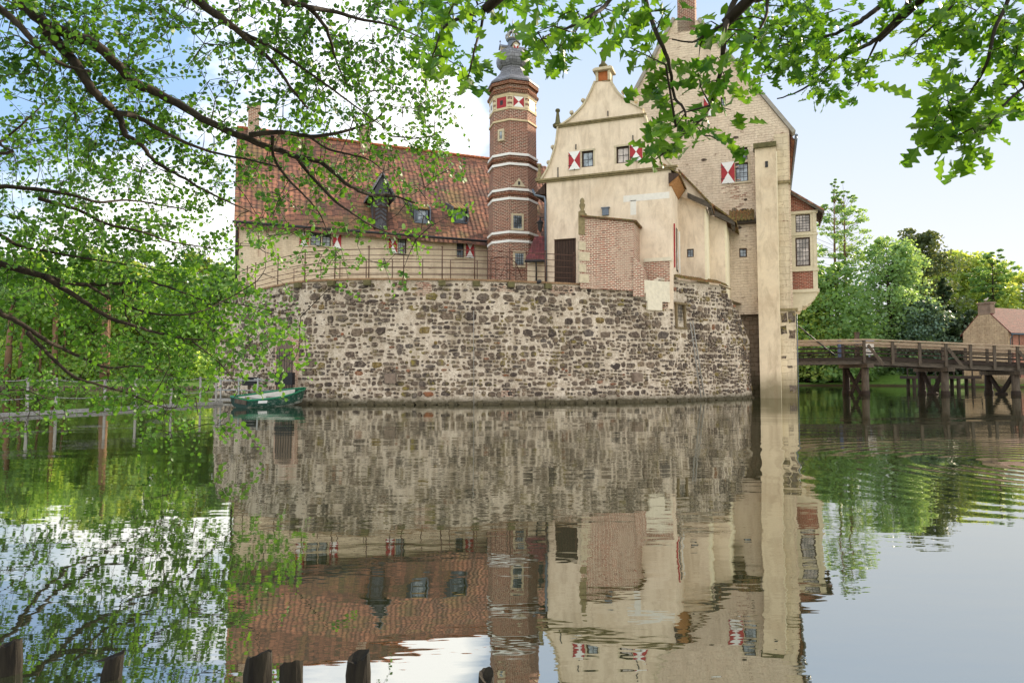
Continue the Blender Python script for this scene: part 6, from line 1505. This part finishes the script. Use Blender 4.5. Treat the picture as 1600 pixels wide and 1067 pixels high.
# ------------------------------------------------------------------ sky, sun
SUN_EL,SUN_AZ=R(28),math.atan2(.80,.60)      # azimuth clockwise from +Y
w=bpy.data.worlds.new('World'); sc.world=w; w.use_nodes=True; nt=w.node_tree; nt.nodes.clear()
N=lambda typ:nt.nodes.new(typ); Lk=nt.links.new
out=N('ShaderNodeOutputWorld'); sky=N('ShaderNodeTexSky'); sky.sky_type='NISHITA'; sky.sun_disc=False; sky.sun_elevation=SUN_EL; sky.sun_rotation=SUN_AZ; sky.air_density=1.0; sky.dust_density=2.2; sky.ozone_density=1.0
bg=N('ShaderNodeBackground'); bg.inputs[1].default_value=SKY_STR; tz0=N('ShaderNodeTexCoord'); sz0=N('ShaderNodeSeparateXYZ'); Lk(tz0.outputs['Generated'],sz0.inputs[0]); zsky=sz0.outputs[2]
sk=N('ShaderNodeMix'); sk.data_type='RGBA'; sk.blend_type='DARKEN'; sk.inputs[0].default_value=1; Lk(sky.outputs[0],sk.inputs[6]); capz=N('ShaderNodeValToRGB'); Lk(zsky,capz.inputs[0]); ce=capz.color_ramp.elements; ce[0].position=.12; ce[0].color=(3.7,3.8,3.85,1); ce[1].position=.55; ce[1].color=(2.0,2.75,3.7,1); Lk(capz.outputs[0],sk.inputs[7]); 
sk2=N('ShaderNodeMix'); sk2.data_type='RGBA'; sk2.blend_type='LIGHTEN'; sk2.inputs[0].default_value=1; Lk(sk.outputs[2],sk2.inputs[6]); sk2.inputs[7].default_value=(1.65,2.55,3.95,1)   # thin high veil keeps the blue pale
Lk(sk2.outputs[2],bg.inputs[0])
tc_=N('ShaderNodeTexCoord'); sep=N('ShaderNodeSeparateXYZ'); Lk(tc_.outputs['Generated'],sep.inputs[0])
def M2(op,a,b=None,clamp=False):
    n=N('ShaderNodeMath'); n.operation=op; n.use_clamp=clamp
    for i,x in enumerate((a,b)):
        if x is None: continue
        if isinstance(x,bpy.types.NodeSocket): Lk(x,n.inputs[i])
        else: n.inputs[i].default_value=x
    return n.outputs[0]
zc_=M2('ADD',M2('MAXIMUM',sep.outputs[2],0.),.22); cmb=N('ShaderNodeCombineXYZ'); Lk(M2('DIVIDE',sep.outputs[0],zc_),cmb.inputs[0]); Lk(M2('DIVIDE',sep.outputs[1],zc_),cmb.inputs[1])
cn=N('ShaderNodeTexNoise'); Lk(cmb.outputs[0],cn.inputs['Vector']); cn.inputs['Scale'].default_value=1.15; cn.inputs['Detail'].default_value=8; cn.inputs['Roughness'].default_value=.56
cn2=N('ShaderNodeTexNoise'); Lk(cmb.outputs[0],cn2.inputs['Vector']); cn2.inputs['Scale'].default_value=.42; cn2.inputs['Detail'].default_value=2
# cloud cover: denser low on the left; unseen cloud added behind the viewer lights the facade
cov=M2('ADD',M2('MULTIPLY',cn.outputs[0],.75),M2('MULTIPLY',cn2.outputs[0],.45))
cov=M2('ADD',cov,M2('MULTIPLY',M2('MAXIMUM',M2('MULTIPLY',sep.outputs[1],-1.),0.),.5))
cov=M2('ADD',cov,CLOUD_OFF)
for (u,v,sg,a) in ((350,90,.16,.08),(700,190,.13,.22),(130,330,.2,.16),(560,60,.12,.08),(60,90,.16,-.22),(900,90,.15,-.3),(1000,150,.15,-.2),(1400,60,.2,-.2),(1450,300,.25,-.1),(500,-300,.3,.1),(150,-500,.25,.12),(1000,-400,.3,-.15),(1300,-300,.4,-.25)):
    dd=ray(u,v).normalized(); vd=N('ShaderNodeVectorMath'); vd.operation='DISTANCE'; Lk(tc_.outputs['Generated'],vd.inputs[0]); vd.inputs[1].default_value=dd
    q_=M2('DIVIDE',vd.outputs['Value'],sg); cov=M2('ADD',cov,M2('MULTIPLY',M2('EXPONENT',M2('MULTIPLY',M2('MULTIPLY',q_,q_),-1.)),a))
cr_=N('ShaderNodeValToRGB'); Lk(cov,cr_.inputs[0]); cr_.color_ramp.elements[0].position=.58; cr_.color_ramp.elements[1].position=.70
cb=N('ShaderNodeBackground'); cb.inputs[0].default_value=(1,.985,.96,1); cb.inputs[1].default_value=CLOUD_STR
hz=M2('MULTIPLY',M2('POWER',M2('SUBTRACT',1.,M2('MAXIMUM',sep.outputs[2],0.)),7.),.0)
ms=N('ShaderNodeMixShader'); Lk(M2('MULTIPLY',cr_.outputs[0],.92),ms.inputs[0]); Lk(bg.outputs[0],ms.inputs[1]); Lk(cb.outputs[0],ms.inputs[2]); Lk(ms.outputs[0],out.inputs[0])
sl_d=bpy.data.lights.new('sun','SUN'); sl_d.energy=SUN_STR; sl_d.angle=R(.6); sl_d.color=(1,.83,.62); so=bpy.data.objects.new('sun',sl_d); COL.objects.link(so)
d=Vector((math.sin(SUN_AZ)*math.cos(SUN_EL),math.cos(SUN_AZ)*math.cos(SUN_EL),math.sin(SUN_EL))); so.rotation_euler=d.to_track_quat('Z','Y').to_euler(); so.location=(40,30,50)
vs_=sc.view_settings; sc.display_settings.display_device='sRGB'; vs_.view_transform='Standard'; vs_.look='None'; vs_.gamma=1; vs_.use_curve_mapping=False; vs_.exposure=EXPO
sc.cycles.max_bounces=7; sc.cycles.diffuse_bounces=3; sc.cycles.glossy_bounces=3; sc.cycles.transmission_bounces=4; sc.cycles.transparent_max_bounces=4; sc.cycles.sample_clamp_indirect=6; sc.cycles.use_denoising=True
